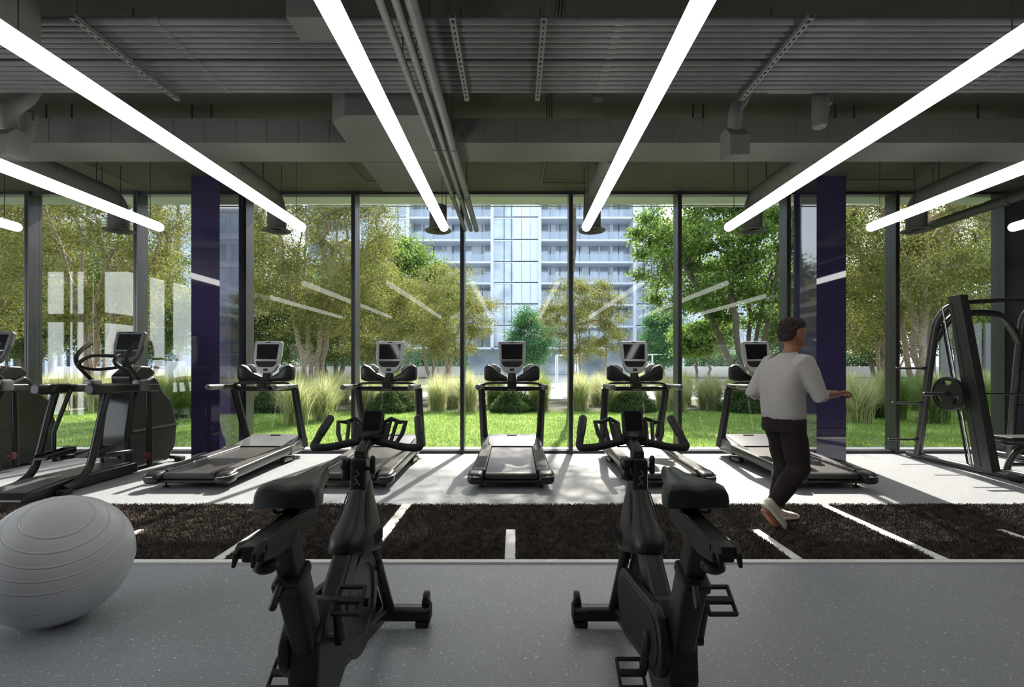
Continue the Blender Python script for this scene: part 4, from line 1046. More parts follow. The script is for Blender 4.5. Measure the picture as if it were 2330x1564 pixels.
    for y, hw, zt, zb, r_ in ((-0.232, 0.082, 0.985, 0.932, .018), (-0.226, 0.090, 0.993, 0.927, .026), (-0.205, 0.0925, 0.999, 0.926, .028), (-0.16, 0.088, 0.998, 0.928, .028), (-0.115, 0.072, 0.994, 0.932, .026), (-0.07, 0.053, 0.992, 0.938, .022), (-0.02, 0.038, 0.994, 0.944, .02), (0.03, 0.029, 0.997, 0.950, .018), (0.055, 0.025, 0.996, 0.955, .016), (0.07, 0.015, 0.989, 0.962, .010)):
        pr = [(-hw, zb), (-hw*1.01, zb+(zt-zb)*.35), (-hw*.985, zb+(zt-zb)*.62), (-hw*.90, zt-.010), (-hw*.74, zt-.002), (-hw*.5, zt), (-hw*.2, zt-.004), (0, zt-.007)]
        pr = pr+[(-x, z) for x, z in pr[-2::-1]]
        secs.append([(x, y, z) for x, z in pr])
    m.loft(secs); sd = obj('saddle', m, M_['saddle'], t, smooth=40)
    m = MB()
    for s in (-1, 1): m.tube(spline([(s*0.05, -0.20, 0.93), (s*0.036, -0.2, 0.908), (s*0.024, -0.14, 0.903), (s*0.02, -0.06, 0.918), (s*0.012, 0.0, 0.95)], 4), 0.0042, 8)
    obj('saddle_rail', m, M_['matte'], sd)
    obj('saddle_clamp', MB().rbox((0, -0.13, 0.905), (0.062, 0.05, 0.03), 0.008).cyl((0, -0.13, 0.88), (0, -0.13, 0.91), 0.016, 12), M_['matte'], sd)
    # shroud over the flywheel
    secs = []
    for z, y, rx, ry, e in ((0.86, 0.495, 0.030, 0.040, 2), (0.83, 0.492, 0.041, 0.060, 2.4), (0.78, 0.482, 0.047, 0.080, 2.6), (0.72, 0.462, 0.060, 0.118, 2.7), (0.66, 0.445, 0.074, 0.155, 2.8), (0.61, 0.435, 0.082, 0.182, 3), (0.565, 0.43, 0.084, 0.195, 3), (0.555, 0.43, 0.080, 0.190, 3)):
        secs.append([(x, yy_, z-(0.055*(yy_-y)/ry if z < 0.62 else (0.028*(yy_-y)/ry if z < 0.7 else 0))) for x, yy_ in sellipse(0, y, rx, ry, 28, e)])
    sh_ = obj('shroud', MB().loft(secs), M_['black'], t, smooth=60)
    for s in (-1, 1):
        m = MB()
        for k in range(9): m.box((s*0.0825, 0.42+k*0.013, 0.60), (0.004, 0.005, 0.05))
        obj('shroud_vents', m, M_['matte'], sh_)
    m = MB()
    for s in (-1, 1): m.tube([(s*0.042, 0.44, 0.80), (s*0.060, 0.365, 0.70), (s*0.072, 0.285, 0.61)], 0.003, 6)
    obj('shroud_seam', m, M_['matte'], sh_)
    # flywheel, guard, drive
    Mf = Matrix.Translation((0.022, 0.40, 0.345)) @ Matrix.Rotation(PI/2, 4, 'Y')
    fw = MB().lathe([(0.001, -0.012), (0.05, -0.012), (0.055, -0.007), (0.15, -0.007), (0.16, -0.016), (0.205, -0.016), (0.208, -0.012), (0.208, 0.012), (0.205, 0.016), (0.16, 0.016), (0.15, 0.007), (0.055, 0.007), (0.05, 0.012), (0.001, 0.012)], 64, Mf)
    f_ = obj('flywheel', fw, M_['frame'], t)
    obj('flywheel_hub', MB().cyl((-0.03, 0.40, 0.345), (0.062, 0.40, 0.345), 0.018, 16), M_['black'], f_)
    gd = obj('belt_guard', MB().prism(hull2((0.0, 0.42), 0.115, (0.40, 0.345), 0.135), 'x', -0.078, -0.042, 0.012, 3), M_['black'], t)
    obj('guard_rim', MB().prism(hull2((0.0, 0.42), 0.085, (0.40, 0.345), 0.10), 'x', -0.083, -0.076, 0.003, 1), M_['matte'], gd)
    obj('drive_housing', MB().prism([(-0.10, 0.46), (0.02, 0.55), (0.10, 0.52), (0.24, 0.34), (0.20, 0.24), (0.06, 0.17), (-0.06, 0.22), (-0.11, 0.33)], 'x', -0.05, 0.05, 0.014), M_['black'], t)
    m = MB().rbox((0.012, 0.40, 0.555), (0.05, 0.10, 0.035), 0.008).tube([(0.012, 0.42, 0.56), (0.012, 0.46, 0.66)], 0.012, 10).cyl((0.03, 0.60, 0.41), (0.055, 0.60, 0.41), 0.014, 12)
    obj('brake_arm', m, M_['matte'], t)
    # cranks and pedals
    v = Vector((0, -0.055, 0.155)); c0 = Vector((0, 0.0, 0.42))
    obj('crank_axle', MB().cyl((-0.095, 0, 0.42), (0.085, 0, 0.42), 0.016, 14), M_['chrome'], t)
    for s in (-1, 1):
        a = c0+Vector((s*0.084, 0, 0)); b = c0+v*s+Vector((s*0.090, 0, 0))
        m = MB().tube([a-v*s*0.08, a, b, b+v*s*0.06], [0.012, 0.019, 0.014, 0.011], 12, flat=1.0).cyl(a-Vector((s*0.012, 0, 0)), a+Vector((s*0.012, 0, 0)), 0.024, 16)
        ck = obj('crank_arm', m, M_['black'], t)
        pc = b+Vector((s*0.042, 0, 0)); rot = rotm(38)
        m = MB()
        def pb(x, y, w, d, h=0.018): m.rbox(pc+rot @ Vector((x, y, 0)), (w, d, h), 0.004, rot)
        pb(0, 0.045, 0.092, 0.012); pb(0, -0.045, 0.092, 0.012); pb(0, 0, 0.092, 0.022, 0.022)
        pb(0.043, 0, 0.010, 0.10); pb(-0.043, 0, 0.010, 0.10)
        obj('pedal', m, M_['matte'], ck)
    # head: stem, knob, lever, bars, console
    m = MB().tube([(0, 0.475, 0.94), (0, 0.50, 0.975), (0, 0.585, 0.995)], [0.028, 0.026, 0.03], 14).rbox((0, 0.49, 0.955), (0.05, 0.07, 0.05), 0.012)
    obj('stem', m, M_['black'], t)
    k = MB().cyl((-0.058, 0.455, 0.855), (-0.058, 0.455, 0.90), 0.020, 18, bev=0.004).cyl((-0.058, 0.455, 0.902), (-0.058, 0.455, 0.945), 0.024, 18, bev=0.008).tube([(-0.03, 0.46, 0.86), (-0.058, 0.455, 0.858)], 0.012, 10)
    obj('resistance_knob', k, M_['black'], t)
    obj('stem_lever', MB().capsule((0.058, 0.46, 0.885), (0.058, 0.46, 0.945), 0.012, 12).tube([(0.02, 0.465, 0.90), (0.058, 0.46, 0.90)], 0.008, 10), M_['black'], t)
    hb = [(-0.215, 0.675, 1.088), (-0.226, 0.635, 1.05), (-0.240, 0.59, 1.0), (-0.243, 0.568, 0.980), (-0.225, 0.560, 0.974), (-0.16, 0.568, 0.977), (-0.09, 0.582, 0.990), (0, 0.59, 1.004)]
    hb = hb+[(-x, y, z) for x, y, z in hb[-2::-1]]
    h = obj('handlebar', MB().tube(spline(hb, 5), 0.0175, 14), M_['rubber'], t)
    for s in (-1, 1):
        obj('bar_grip', MB().capsule((s*0.232, 0.618, 1.030), (s*0.213, 0.682, 1.092), 0.0205, 14), M_['black'], h)
        P = [(s*0.045, 0.60, 0.985), (s*0.05, 0.66, 1.075), (s*0.085, 0.67, 1.095), (s*0.13, 0.665, 1.078), (s*0.160, 0.65, 1.082), (s*0.150, 0.62, 1.03), (s*0.125, 0.59, 0.985)]
        m = MB().tube([Vector(p) for p in P], 0.0105, 8, closed=True)
        for a, b in (((s*0.075, 0.595, 0.985), (s*0.085, 0.668, 1.09)), ((s*0.10, 0.592, 0.985), (s*0.115, 0.665, 1.083))): m.tube([Vector(a), Vector(b)], 0.009, 8, flat=1.0)
        m.prism([(s*0.035, 0.99), (s*0.07, 0.985), (s*0.08, 1.085), (s*0.05, 1.08)], 'y', -0.004, 0.004, M=Matrix.Translation((0, 0.628-0.0, 0)) @ Matrix.Translation((0, 0, 1.035)) @ Matrix.Rotation(R(-38), 4, 'X') @ Matrix.Translation((0, 0, -1.035)))
        obj('elbow_rest', m, M_['black'], t)
    Mx = Matrix.Translation((0.012, 0.60, 1.03)) @ Matrix.Rotation(R(-22), 4, 'X')
    c = obj('console', MB().prism(rrect(0, 0.055, 0.098, 0.118, 0.016), 'y', -0.014, 0.014, 0.004, 2, M=Mx), M_['black'], t)
    obj('display_screen', MB().prism(rrect(0, 0.060, 0.078, 0.092, 0.004), 'y', -0.0165, -0.012, 0, M=Mx), M_['screen'], c)
    m = MB().rbox((0.01, 0.60, 1.018), (0.11, 0.07, 0.028), 0.01).cyl((0, 0.565, 1.01), (0, 0.555, 1.036), 0.022, 16)
    obj('console_base', m, M_['black'], t)
    return t
bk = make_bike(); bk.location = (-0.68, 1.65, 0); bk['label'] = 'black spin bike at left in the foreground, nearest the grey ball'
dup(bk, (0.54, 1.65, 0), 0, 'black spin bike at right in the foreground, nearest the walking person')

# ---------------------------------------------------------------- elliptical trainers
def make_elliptical():
    t = thing('elliptical_trainer', '', 'elliptical trainer', (-5.0, 5.6, 0), 0, 'elliptical trainers at the left')
    m = MB().prism([(-0.94, 0.01), (-0.94, 0.05), (-0.84, 0.10), (-0.45, 0.14), (0.5, 0.13), (0.5, 0.01)], 'x', -0.25, 0.25, 0.02, 3)
    b = obj('base', m, M_['frame'], t)
    obj('ramp_top', MB().prism([(-0.88, 0.075), (-0.83, 0.108), (-0.45, 0.148), (0.45, 0.138), (0.45, 0.12), (-0.83, 0.06)], 'x', -0.20, 0.20, 0.004), M_['greyp'], b)
    prof = [(0.46, 0.03), (1.16, 0.03), (1.30, 0.22), (1.33, 0.50), (1.22, 0.86), (1.04, 1.02), (0.96, 1.16), (0.88, 1.22), (0.60, 1.10), (0.50, 0.9), (0.42, 0.45)]
    sh = obj('drive_shroud', MB().prism(prof, 'x', -0.17, 0.17, 0.045, 4), M_['frame'], t)
    obj('shroud_band', MB().prism([(0.5, 0.50), (1.33, 0.50), (1.322, 0.53), (0.5, 0.53)], 'x', -0.173, 0.173), M_['matte'], sh)
    obj('shroud_cowl', MB().prism([(0.54, 1.10), (0.92, 1.20), (0.95, 1.26), (0.86, 1.34), (0.70, 1.35), (0.52, 1.22)], 'x', -0.135, 0.135, 0.035, 3), M_['frame'], t)
    obj('badge', MB().rbox((0, 0.425, 0.20), (0.10, 0.02, 0.03), 0.004), M_['greyp'], sh)
    for s in (-1, 1):
        m = MB(); loft_y(m, [(-0.27, s*0.30, 1.085, 0.085, 0.09, 0.03), (-0.24, s*0.30, 1.085, 0.10, 0.125, 0.03), (0.12, s*0.30, 1.08, 0.10, 0.12, 0.03), (0.14, s*0.30, 1.08, 0.085, 0.095, 0.02), (0.74, s*0.30, 1.06, 0.08, 0.095, 0.02), (0.76, s*0.30, 1.06, 0.05, 0.06, 0.02)])
        a = obj('side_arm', m, M_['frame'], t)
        obj('pivot_block', MB().rbox((s*0.30, 0.47, 1.10), (0.125, 0.16, 0.15), 0.03), M_['greyp'], a)
        m = MB().tube(spline([(s*0.30, -0.02, 1.06), (s*0.30, -0.10, 0.80), (s*0.30, -0.20, 0.42), (s*0.30, -0.28, 0.20), (s*0.30, -0.42, 0.095), (s*0.30, -0.56, 0.06)], 6), 0.038, 16)
        obj('curved_leg', m, M_['frame'], t)
        obj('leg_foot', MB().rbox((s*0.30, -0.56, 0.03), (0.09, 0.12, 0.058), 0.014), M_['rubber'], t)
        obj('upright', MB().tube([(s*0.30, 0.60, 1.04), (s*0.30, 0.62, 0.06)], 0.032, 14), M_['frame'], t)
        obj('floor_foot', MB().rbox((s*0.25, 1.25, 0.032), (0.10, 0.10, 0.06), 0.012).tube([(s*0.12, 1.22, 0.06), (s*0.25, 1.25, 0.045)], 0.025, 10), M_['rubber'], t)
        k = -0.13 if s < 0 else 0.03
        m = MB().tube([(s*0.205, 0.06, 1.06), (s*0.20, -0.02+k, 0.60), (s*0.19, -0.03+k, 0.34)], 0.022, 12)
        obj('link_rod', m, M_['frame'], t)
        obj('drive_arm', MB().tube([(s*0.15, -0.02+k, 0.30), (s*0.15, 0.50, 0.27)], 0.026, 12), M_['frame'], t)
        m = MB(); m.rbox((s*0.15, -0.05+k, 0.345), (0.15, 0.36, 0.03), 0.012, rotm(5))
        for q in (-1, 1): m.rbox((s*0.15+q*0.073, -0.05+k, 0.366), (0.014, 0.34, 0.045), 0.006, rotm(5))
        m.rbox((s*0.15, 0.12+k, 0.385), (0.15, 0.02, 0.06), 0.008)
        p = obj('foot_pedal', m, M_['black'], t)
        m = MB().tube(spline([(s*0.30, 0.50, 1.13), (s*0.305, 0.38, 1.24), (s*0.305, 0.26, 1.36), (s*0.30, 0.24, 1.46), (s*0.295, 0.32, 1.55), (s*0.285, 0.42, 1.62)], 5), 0.023, 14)
        mh = obj('moving_handle', m, M_['frame'], t)
        obj('hand_grip', MB().tube(spline([(s*0.304, 0.245, 1.40), (s*0.30, 0.24, 1.46), (s*0.295, 0.32, 1.55), (s*0.285, 0.425, 1.625)], 5), 0.0245, 14), M_['rubber'], mh)
    obj('pivot_cap', MB().cyl((0.29, 0.55, 0.20), (0.345, 0.55, 0.20), 0.045, 20, bev=0.008), mat('dark_red_plastic', (0.10, 0.018, 0.016), 0.4), t, label='dark red round pivot cap')
    lp = [(-0.06, 0.60, 1.33), (-0.19, 0.42, 1.30), (-0.225, 0.22, 1.335), (-0.20, 0.19, 1.40), (-0.15, 0.30, 1.47), (-0.05, 0.44, 1.47), (0.05, 0.44, 1.47), (0.15, 0.30, 1.47), (0.20, 0.19, 1.40), (0.225, 0.22, 1.335), (0.19, 0.42, 1.30), (0.06, 0.60, 1.33)]
    obj('fixed_handle', MB().tube(spline(lp, 5), 0.020, 12), M_['frame'], t)
    obj('console_neck', MB().tube([(0, 0.66, 1.28), (0, 0.60, 1.42)], [0.06, 0.045], 14), M_['black'], t)
    console(t, 0.60, 1.365, 16, 0.38, 0.44, 'greyp')
    return t
el = make_elliptical(); el['label'] = 'black elliptical trainer right before the left purple column, the whole one'
dup(el, (-6.72, 5.6, 0), 0, 'black elliptical trainer at the left edge, cut off by the frame')

# ---------------------------------------------------------------- weight frame
t = thing('smith_machine', 'dark steel barbell frame with a slanted column at the right edge', 'weight machine', (6.4, 6.3, 0))
def L(*p): return [Vector((x-6.4, y-6.3, z)) for x, y, z in p]
st = M_['steel'] = mat('gunmetal_tube', (0.085, 0.083, 0.082), 0.3, 0.6, 0.12, 20)
obj('floor_beam', MB().tube(L((5.82, 7.16, 0.05), (5.80, 5.62, 0.05)), 0.042, 16), st, t)
obj('end_plug', MB().capsule(L((5.80, 5.64, 0.05))[0], L((5.798, 5.54, 0.05))[0], 0.048, 16), M_['rubber'], t)
obj('floor_beam', MB().tube(L((7.12, 7.16, 0.05), (7.25, 5.62, 0.05)), 0.042, 16), st, t)
obj('rear_upright', MB().tube(spline(L((5.80, 6.96, 0.06), (5.80, 6.84, 0.85), (5.80, 6.70, 1.72), (5.81, 6.64, 1.97), (5.87, 6.54, 2.13), (6.02, 6.42, 2.19)), 6), [0.05]*25+[0.045, 0.042, 0.04, 0.036, 0.033, 0.03], 16), st, t)
obj('top_bar', MB().tube(L((6.0, 6.42, 2.19), (6.4, 6.40, 2.215), (7.7, 6.38, 2.215)), 0.03, 14), st, t)
obj('rear_upright', MB().tube(spline(L((7.12, 6.96, 0.06), (7.06, 6.84, 0.85), (6.98, 6.68, 1.72), (6.93, 6.58, 2.02), (6.96, 6.46, 2.13), (7.1, 6.36, 2.17), (7.25, 6.33, 2.17)), 6), 0.045, 16), st, t)
obj('bent_brace', MB().tube(spline(L((5.82, 6.69, 1.70), (5.9, 6.66, 1.88), (6.03, 6.64, 2.03), (6.2, 6.63, 2.07), (6.5, 6.63, 2.07), (6.68, 6.64, 2.02), (6.85, 6.66, 1.85), (6.97, 6.69, 1.68)), 5), 0.045, 16), st, t)
for x in (5.80, 7.27):
    poly = [(6.33+0.10-6.3, 2.27), (6.33-0.08-6.3, 2.27), (5.92-0.10-6.3, 0.05), (5.92+0.13-6.3, 0.05)]
    c = obj('front_column', MB().prism(poly, 'x', x-6.4-0.055, x-6.4+0.055, 0.008), st, t)
    obj('column_groove', MB().prism([(6.375-6.3, 2.2), (6.365-6.3, 2.2), (5.955-6.3, 0.1), (5.965-6.3, 0.1)], 'x', x-6.4-0.058, x-6.4-0.054), M_['matte'], c)
    obj('guide_rod', MB().tube(L((x, 6.56, 2.12), (x, 6.14, 0.07)), 0.014, 12), M_['chrome'], t)
    obj('guide_rail', MB().tube(L((x, 6.60, 2.10), (x, 6.19, 0.07)), 0.012, 8), M_['matte'], t)
for x0, s, Ys in ((5.78, -1, ((6.775, 1.31), (6.845, 0.82), (6.92, 0.29))), (7.05, 1, ((6.775, 1.31), (6.845, 0.80)))):
    for y, z in Ys:
        m = MB().tube(L((x0, y, z), (x0+s*0.42, y, z)), 0.015, 12).capsule(L((x0+s*0.41, y, z))[0], L((x0+s*0.43, y, z))[0], 0.017, 12).tube(L((x0+s*0.02, y, z), (x0+s*0.06, y, z)), 0.028, 14)
        obj('plate_horn', m, st, t)
t2 = thing('barbell', 'steel barbell running level through the weight frame', 'barbell', (6.4, 6.27, 0.98))
obj('bar', MB().tube([(-0.62, 0, 0), (1.25, 0, 0)], 0.015, 14), M_['chrome'], t2)
obj('sleeve', MB().tube([(-1.08, 0, 0), (-0.66, 0, 0)], 0.024, 16).tube([(-0.70, 0, 0), (-0.67, 0, 0)], 0.036, 16).capsule((-1.085, 0, 0), (-1.075, 0, 0), 0.027, 14), st, t2)
# weight plate with three oval grips
def plate():
    b = bmesh.new(); N = 72; Rr = 0.222
    outer = [(Rr*math.cos(2*PI*k/N), Rr*math.sin(2*PI*k/N)) for k in range(N)]
    holes = [[(0.0255*math.cos(2*PI*k/20), 0.0255*math.sin(2*PI*k/20)) for k in range(20)]]
    for a in (90, 210, 330):
        h = []
        for k in range(24):
            th = 2*PI*k/24; u, v = 0.066*math.cos(th), 0.030*math.sin(th)+0.010*math.cos(th)**2
            x, y = u, 0.142+v; ca, sa = math.cos(R(a-90)), math.sin(R(a-90)); h.append((x*ca-y*sa, x*sa+y*ca))
        holes.append(h)
    edges = []
    for loop in [outer]+holes:
        vs_ = [b.verts.new((0, p[0], p[1])) for p in loop]
        for i in range(len(vs_)): edges.append(b.edges.new((vs_[i], vs_[(i+1) % len(vs_)])))
    bmesh.ops.triangle_fill(b, use_beauty=True, use_dissolve=False, edges=edges)
    r_ = bmesh.ops.extrude_face_region(b, geom=b.faces[:])
    for v in [g for g in r_['geom'] if isinstance(g, bmesh.types.BMVert)]: v.co.x += 0.032
    m = MB().bm(b)
    Mr = Matrix.Rotation(PI/2, 4, 'Y')
    m.lathe([(0.205, -0.006), (0.212, -0.010), (0.222, -0.008), (0.2245, 0.0), (0.2245, 0.032), (0.222, 0.040), (0.212, 0.042), (0.205, 0.038)], 72, Mr)
    m.lathe([(0.0256, -0.008), (0.05, -0.008), (0.055, 0.0), (0.055, 0.032), (0.05, 0.040), (0.0256, 0.040), (0.0256, -0.008)], 32, Mr)
    return m
tag(obj('weight_plate', plate(), M_['black'], None, (5.60, 6.27, 0.98)), 'round black weight plate with oval grips on the barbell end', 'weight plate')
t3 = thing('weight_bench', 'black padded flat bench inside the weight frame at the right edge', 'bench', (6.60, 6.0, 0))
obj('pad', MB().rbox((0, 0, 0.44), (1.14, 0.28, 0.07), 0.025), M_['saddle'], t3)
obj('bench_frame', MB().rbox((0, 0, 0.385), (1.1, 0.07, 0.045), 0.01), st, t3)
obj('bent_support', MB().tube(spline([(-0.28, 0, 0.36), (-0.40, 0, 0.26), (-0.46, 0, 0.16), (-0.50, 0, 0.05)], 5), 0.035, 14), st, t3)
obj('straight_support', MB().tube([(0.42, 0, 0.36), (0.5, 0, 0.05)], 0.035, 14), st, t3)
for x in (-0.5, 0.5): obj('floor_bar', MB().tube([(x, -0.25, 0.035), (x, 0.25, 0.035)], 0.034, 14), st, t3)
obj('lower_rail', MB().tube([(-0.48, 0, 0.12), (0.48, 0, 0.12)], 0.026, 12), st, t3)
# ---------------------------------------------------------------- the walking person
skin = mat('brown_skin', (0.30, 0.135, 0.075), 0.5, 0, 0.06, 30)
shirt_m = mat('oatmeal_sweatshirt', (0.47, 0.44, 0.42), 0.9, 0, 0.06, 60, 0.3, 220)
pants_m = mat('dark_maroon_trousers', (0.012, 0.0055, 0.0055), 0.85, 0, 0.15, 40, 0.2, 200)
hair_m = mat('dark_brown_hair', (0.022, 0.010, 0.007), 0.7, 0, 0.3, 60, 0.9, 120)
shoe_m = mat('cream_shoe_fabric', (0.62, 0.55, 0.47), 0.8, 0, 0.06, 60)
sole_m = mat('white_shoe_sole', (0.72, 0.68, 0.62), 0.6, 0, 0.04, 30)
eye_m = mat('eye_white', (0.7, 0.68, 0.65), 0.3); pupil_m = mat('eye_pupil', (0.02, 0.01, 0.01), 0.2); lip_m = mat('lips', (0.25, 0.09, 0.07), 0.5, 0, 0.05)
def remeshed(name, mb, m, parent, voxel, it=3, label=None):
    me = mesh_from(name, mb, m, 0)
    o = link(name, me, parent)
    r_ = o.modifiers.new('remesh', 'REMESH'); r_.mode = 'VOXEL'; r_.voxel_size = voxel; r_.use_smooth_shade = True
    s = o.modifiers.new('smooth', 'SMOOTH'); s.factor = 0.5; s.iterations = it
    if label: o['label'] = label
    return o
def ring(z, yf, yb, hw, e=2.2, n=28, x=0):
    return [(a+x, b, z) for a, b in sellipse(0, (yf+yb)/2, hw, (yf-yb)/2, n, e)]
P = thing('person', 'person in a light sweatshirt and dark trousers walking to the right across the rug', 'person', (2.25, 4.05, 0.012), -76); P.scale = (0.985,)*3
HY = 0.10
head = [(1.47, .045, -.06, .052), (1.50, .055, -.058, .054), (1.515, .088, -.058, .050), (1.53, .099, -.06, .054), (1.55, .097, -.068, .061), (1.568, .103, -.075, .066), (1.582, .101, -.08, .069), (1.60, .099, -.088, .072), (1.625, .095, -.096, .075), (1.65, .097, -.101, .077), (1.68, .096, -.103, .077), (1.705, .086, -.097, .071), (1.725, .066, -.08, .058), (1.738, .035, -.05, .036), (1.742, .005, -.02, .012)]
b = MB(); b.loft([ring(z, yf+HY-0.01, yb+HY-0.01, hw) for z, yf, yb, hw in head])
b.loft([[(x, y+HY-0.01, z) for x, y, z in q] for q in ([(0, .092, 1.648), (.007, .088, 1.648), (0, .080, 1.648), (-.007, .088, 1.648)], [(0, .106, 1.625), (.010, .094, 1.625), (0, .080, 1.625), (-.010, .094, 1.625)], [(0, .122, 1.603), (.016, .098, 1.600), (0, .080, 1.598), (-.016, .098, 1.600)], [(0, .104, 1.594), (.012, .094, 1.594), (0, .080, 1.594), (-.012, .094, 1.594)])])
for s in (-1, 1): b.loft([[(s*xx, HY-0.02+a, 1.615+c) for a, c in sellipse(0, 0, ra, rc, 12, 2)] for xx, ra, rc in ((.066, .012, .02), (.078, .018, .031), (.085, .019, .033), (.088, .012, .024))])
b.tube([(0, .035, 1.36), (0, .06, 1.44), (0, .078, 1.52)], [.07, .058, .055], 18)
b.loft([[(x, y, z) for x, y in sellipse(0, cy, rx, ry, 28, 2.5)] for z, cy, rx, ry in ((.86, 0, .15, .105), (.95, 0, .155, .11), (1.06, .005, .135, .095), (1.20, .02, .155, .105), (1.32, .03, .17, .11), (1.39, .035, .15, .09), (1.43, .045, .08, .06))])
legs = {-1: [(-.09, 0, .92), (-.095, .10, .50), (-.09, .0, .10)], 1: [(.09, 0, .92), (.10, .055, .50), (.10, -.22, .195)]}
for s, L_ in legs.items():
    h_, k_, a_ = [Vector(p) for p in L_]
    b.tube([h_, h_.lerp(k_, .5), k_, k_.lerp(a_, .35), a_], [.085, .075, .056, .055, .037], 16)
b.rbox((-.09, .055, .05), (.075, .20, .06), .028); 
Mr = Matrix.Translation((.10, -.22, .195)) @ Matrix.Rotation(R(-48), 4, 'X')
b.rbox(Mr @ Vector((0, .06, -.06)), (.075, .20, .06), .028, Mr.to_3x3())
arms = {1: [(.185, .035, 1.375), (.235, .13, 1.115), (.20, .345, 1.125)], -1: [(-.185, .035, 1.375), (-.245, -.10, 1.12), (-.22, .10, 1.03)]}
def hand(b, w, d, up, side, s):
    """palm, four bent fingers of unequal length and a thumb leaving the palm's side"""
    d = d.normalized(); side = side.normalized(); up = side.cross(d).normalized()
    Rm = Matrix((side, d, up)).transposed()
    b.rbox(w+d*.045, (.078, .092, .030), .013, Rm)
    for i, (o_, l) in enumerate(((-.029, .074), (-.010, .084), (.010, .079), (.028, .062))):
        p0 = w+d*.082+side*o_; p1 = p0+d*l*.42-up*l*.10; p2 = p1+d*l*.28-up*l*.24; p3 = p2+d*l*.08-up*l*.26
        b.tube([p0, p1, p2, p3], [.0092, .0086, .008, .0066], 10)
    t0 = w+d*.025-side*.034*s; b.tube([t0, t0+d*.030-side*.022*s-up*.008, t0+d*.058-side*.026*s-up*.014], [.013, .0105, .008], 10)
for s, A in arms.items():
    a0, a1, a2 = [Vector(p) for p in A]
    b.tube([a0, a0.lerp(a1, .5), a1, a1.lerp(a2, .3), a2], [.056, .048, .040, .040, .027], 16)
    hand(b, a2, a2-a1, None, Vector((1, 0, 0.35*s)), s)
body = remeshed('body', b, skin, P, 0.0048, 3)
for s in (-1, 1):
    obj('eye', MB().capsule((s*.030, HY+.074, 1.637), (s*.034, HY+.073, 1.637), .010, 12), eye_m, P)
    obj('pupil', MB().capsule((s*.031, HY+.0815, 1.637), (s*.032, HY+.0815, 1.637), .0042, 10), pupil_m, P)
    obj('eyebrow', MB().tube([(s*.014, HY+.089, 1.657), (s*.032, HY+.085, 1.662), (s*.050, HY+.072, 1.656)], [.003, .004, .002], 8), hair_m, P)
obj('mouth', MB().tube([(-.024, HY+.078, 1.566), (-.01, HY+.0925, 1.569), (0, HY+.094, 1.567), (.01, HY+.0925, 1.569), (.024, HY+.078, 1.566)], [.002, .005, .0055, .005, .002], 8), lip_m, P)
g = np.random.default_rng(9)
hr = MB()
secs = []
for z, yf, yb, hw in ((1.565, -.065, -.085, .04), (1.58, -.045, -.096, .066), (1.61, -.022, -.106, .079), (1.64, -.004, -.112, .083), (1.668, .025, -.116, .085), (1.692, .100, -.116, .086), (1.715, .104, -.110, .082), (1.738, .092, -.098, .072), (1.757, .065, -.075, .055), (1.768, .02, -.03, .02)):
    secs.append([(x*(1+g.uniform(-.03, .03)), y*(1+g.uniform(-.03, .03))+HY-.01, z+g.uniform(-.003, .003)) for x, y, _ in ring(z, yf, yb, hw, 2.3, 36)])
hr.loft(secs)
ho = remeshed('hair', hr, hair_m, P, 0.005, 1)
def crumple(o, size, st_):
    tx = bpy.data.textures.new(o.name, 'CLOUDS'); tx.noise_scale = size; tx.noise_depth = 2
    dm = o.modifiers.new('displace', 'DISPLACE'); dm.texture = tx; dm.strength = st_; dm.mid_level = 0.5
crumple(ho, 0.018, 0.022)
sh = MB(); sh.loft([[(x, y, z) for x, y in sellipse(0, cy, rx, ry, 36, 2.5)] for z, cy, rx, ry in ((.900, -.005, .165, .128), (.915, -.005, .172, .134), (.95, -.005, .180, .142), (1.06, -.015, .180, .142), (1.20, -.01, .188, .142), (1.30, .01, .198, .138), (1.37, .025, .192, .120), (1.41, .035, .150, .098), (1.445, .05, .092, .078), (1.46, .055, .076, .070))])
for s, A in arms.items():
    a0, a1, a2 = [Vector(p) for p in A]; e_ = a1.lerp(a2, .22)
    sh.tube([a0+Vector((-s*.05, 0, .0)), a0, a0.lerp(a1, .35), a0.lerp(a1, .75), a1, e_], [.085, .080, .077, .069, .064, .056], 20)
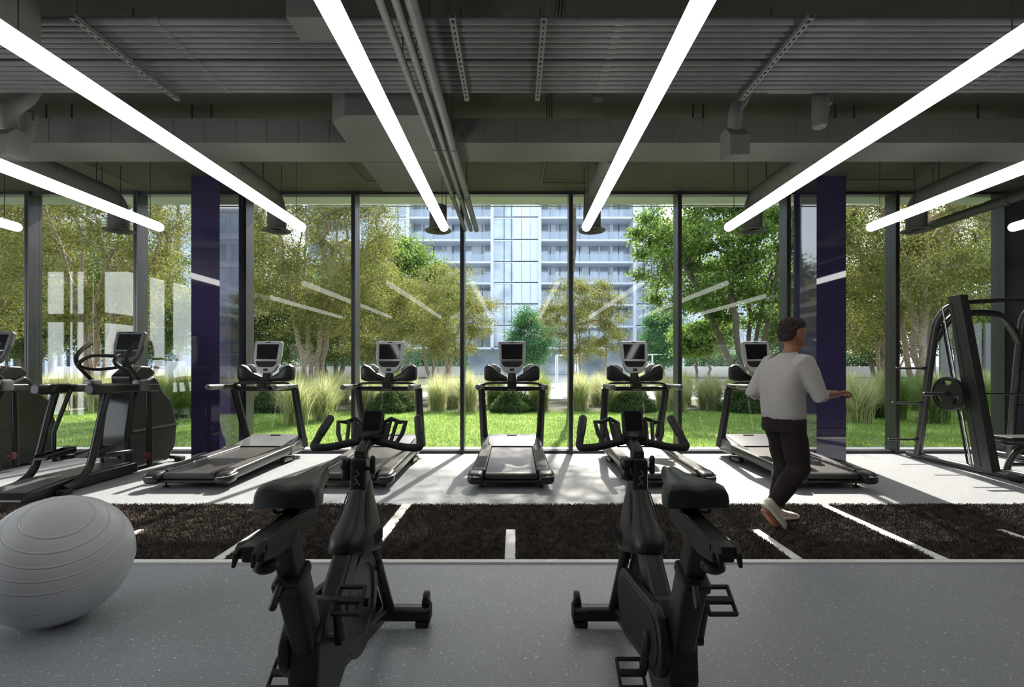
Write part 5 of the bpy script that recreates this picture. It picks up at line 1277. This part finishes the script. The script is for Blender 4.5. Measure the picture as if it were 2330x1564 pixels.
crumple(remeshed('sweatshirt', sh, shirt_m, P, 0.009, 5), 0.16, 0.012)
sh2 = MB().tube(spline([(.068*math.cos(k*PI/8), .052+.062*math.sin(k*PI/8), 1.462+.006*math.sin(k*PI/8)) for k in range(16)], 2, True), 0.008, 8, closed=True)
obj('collar_rib', sh2, shirt_m, P)
pt = MB(); pt.loft([[(x, y, z) for x, y in sellipse(0, -.01, rx, ry, 32, 2.5)] for z, rx, ry in ((.99, .145, .11), (.93, .165, .128), (.86, .172, .132), (.80, .165, .125))])
for s, L_ in legs.items():
    h_, k_, a_ = [Vector(p) for p in L_]; a2_ = k_.lerp(a_, .90)
    pt.tube([h_+Vector((0, -.01, -.02)), h_.lerp(k_, .4), k_, k_.lerp(a_, .35), k_.lerp(a_, .75), a2_], [.105, .100, .088, .086, .068, .058], 22)
crumple(remeshed('trousers', pt, pants_m, P, 0.010, 4), 0.10, 0.020)
def shoe(M):
    secs = []; sol = []
    for y, hw, top in ((-.085, .022, .055), (-.075, .034, .085), (-.04, .039, .098), (0.0, .040, .095), (.05, .042, .075), (.10, .047, .060), (.15, .049, .050), (.18, .043, .042), (.20, .028, .034), (.208, .012, .028)):
        secs.append([M @ Vector((x, y, z)) for x, z in rrect(0, (top+.018)/2, hw*2, top-.018, .02)])
        sol.append([M @ Vector((x, y*1.03, z)) for x, z in rrect(0, .013, hw*2+.008, .026, .008)])
    c = obj('shoe', MB().loft(secs), shoe_m, P, smooth=60)
    obj('shoe_sole', MB().loft(sol), sole_m, c, smooth=60)
    lc = MB()
    for k in range(4):
        y = .035+k*.022; z = .088-k*.009
        lc.tube([M @ Vector((-.022, y, z-.008)), M @ Vector((0, y+.004, z+.002)), M @ Vector((.022, y, z-.008))], .0028, 6)
    obj('laces', lc, sole_m, c)
shoe(Matrix.Translation((-.09, .015, 0.022)))
shoe(Matrix.Translation((.10, -.125, 0.030)) @ Matrix.Rotation(R(-48), 4, 'X') @ Matrix.Translation((0, -.175, 0)))
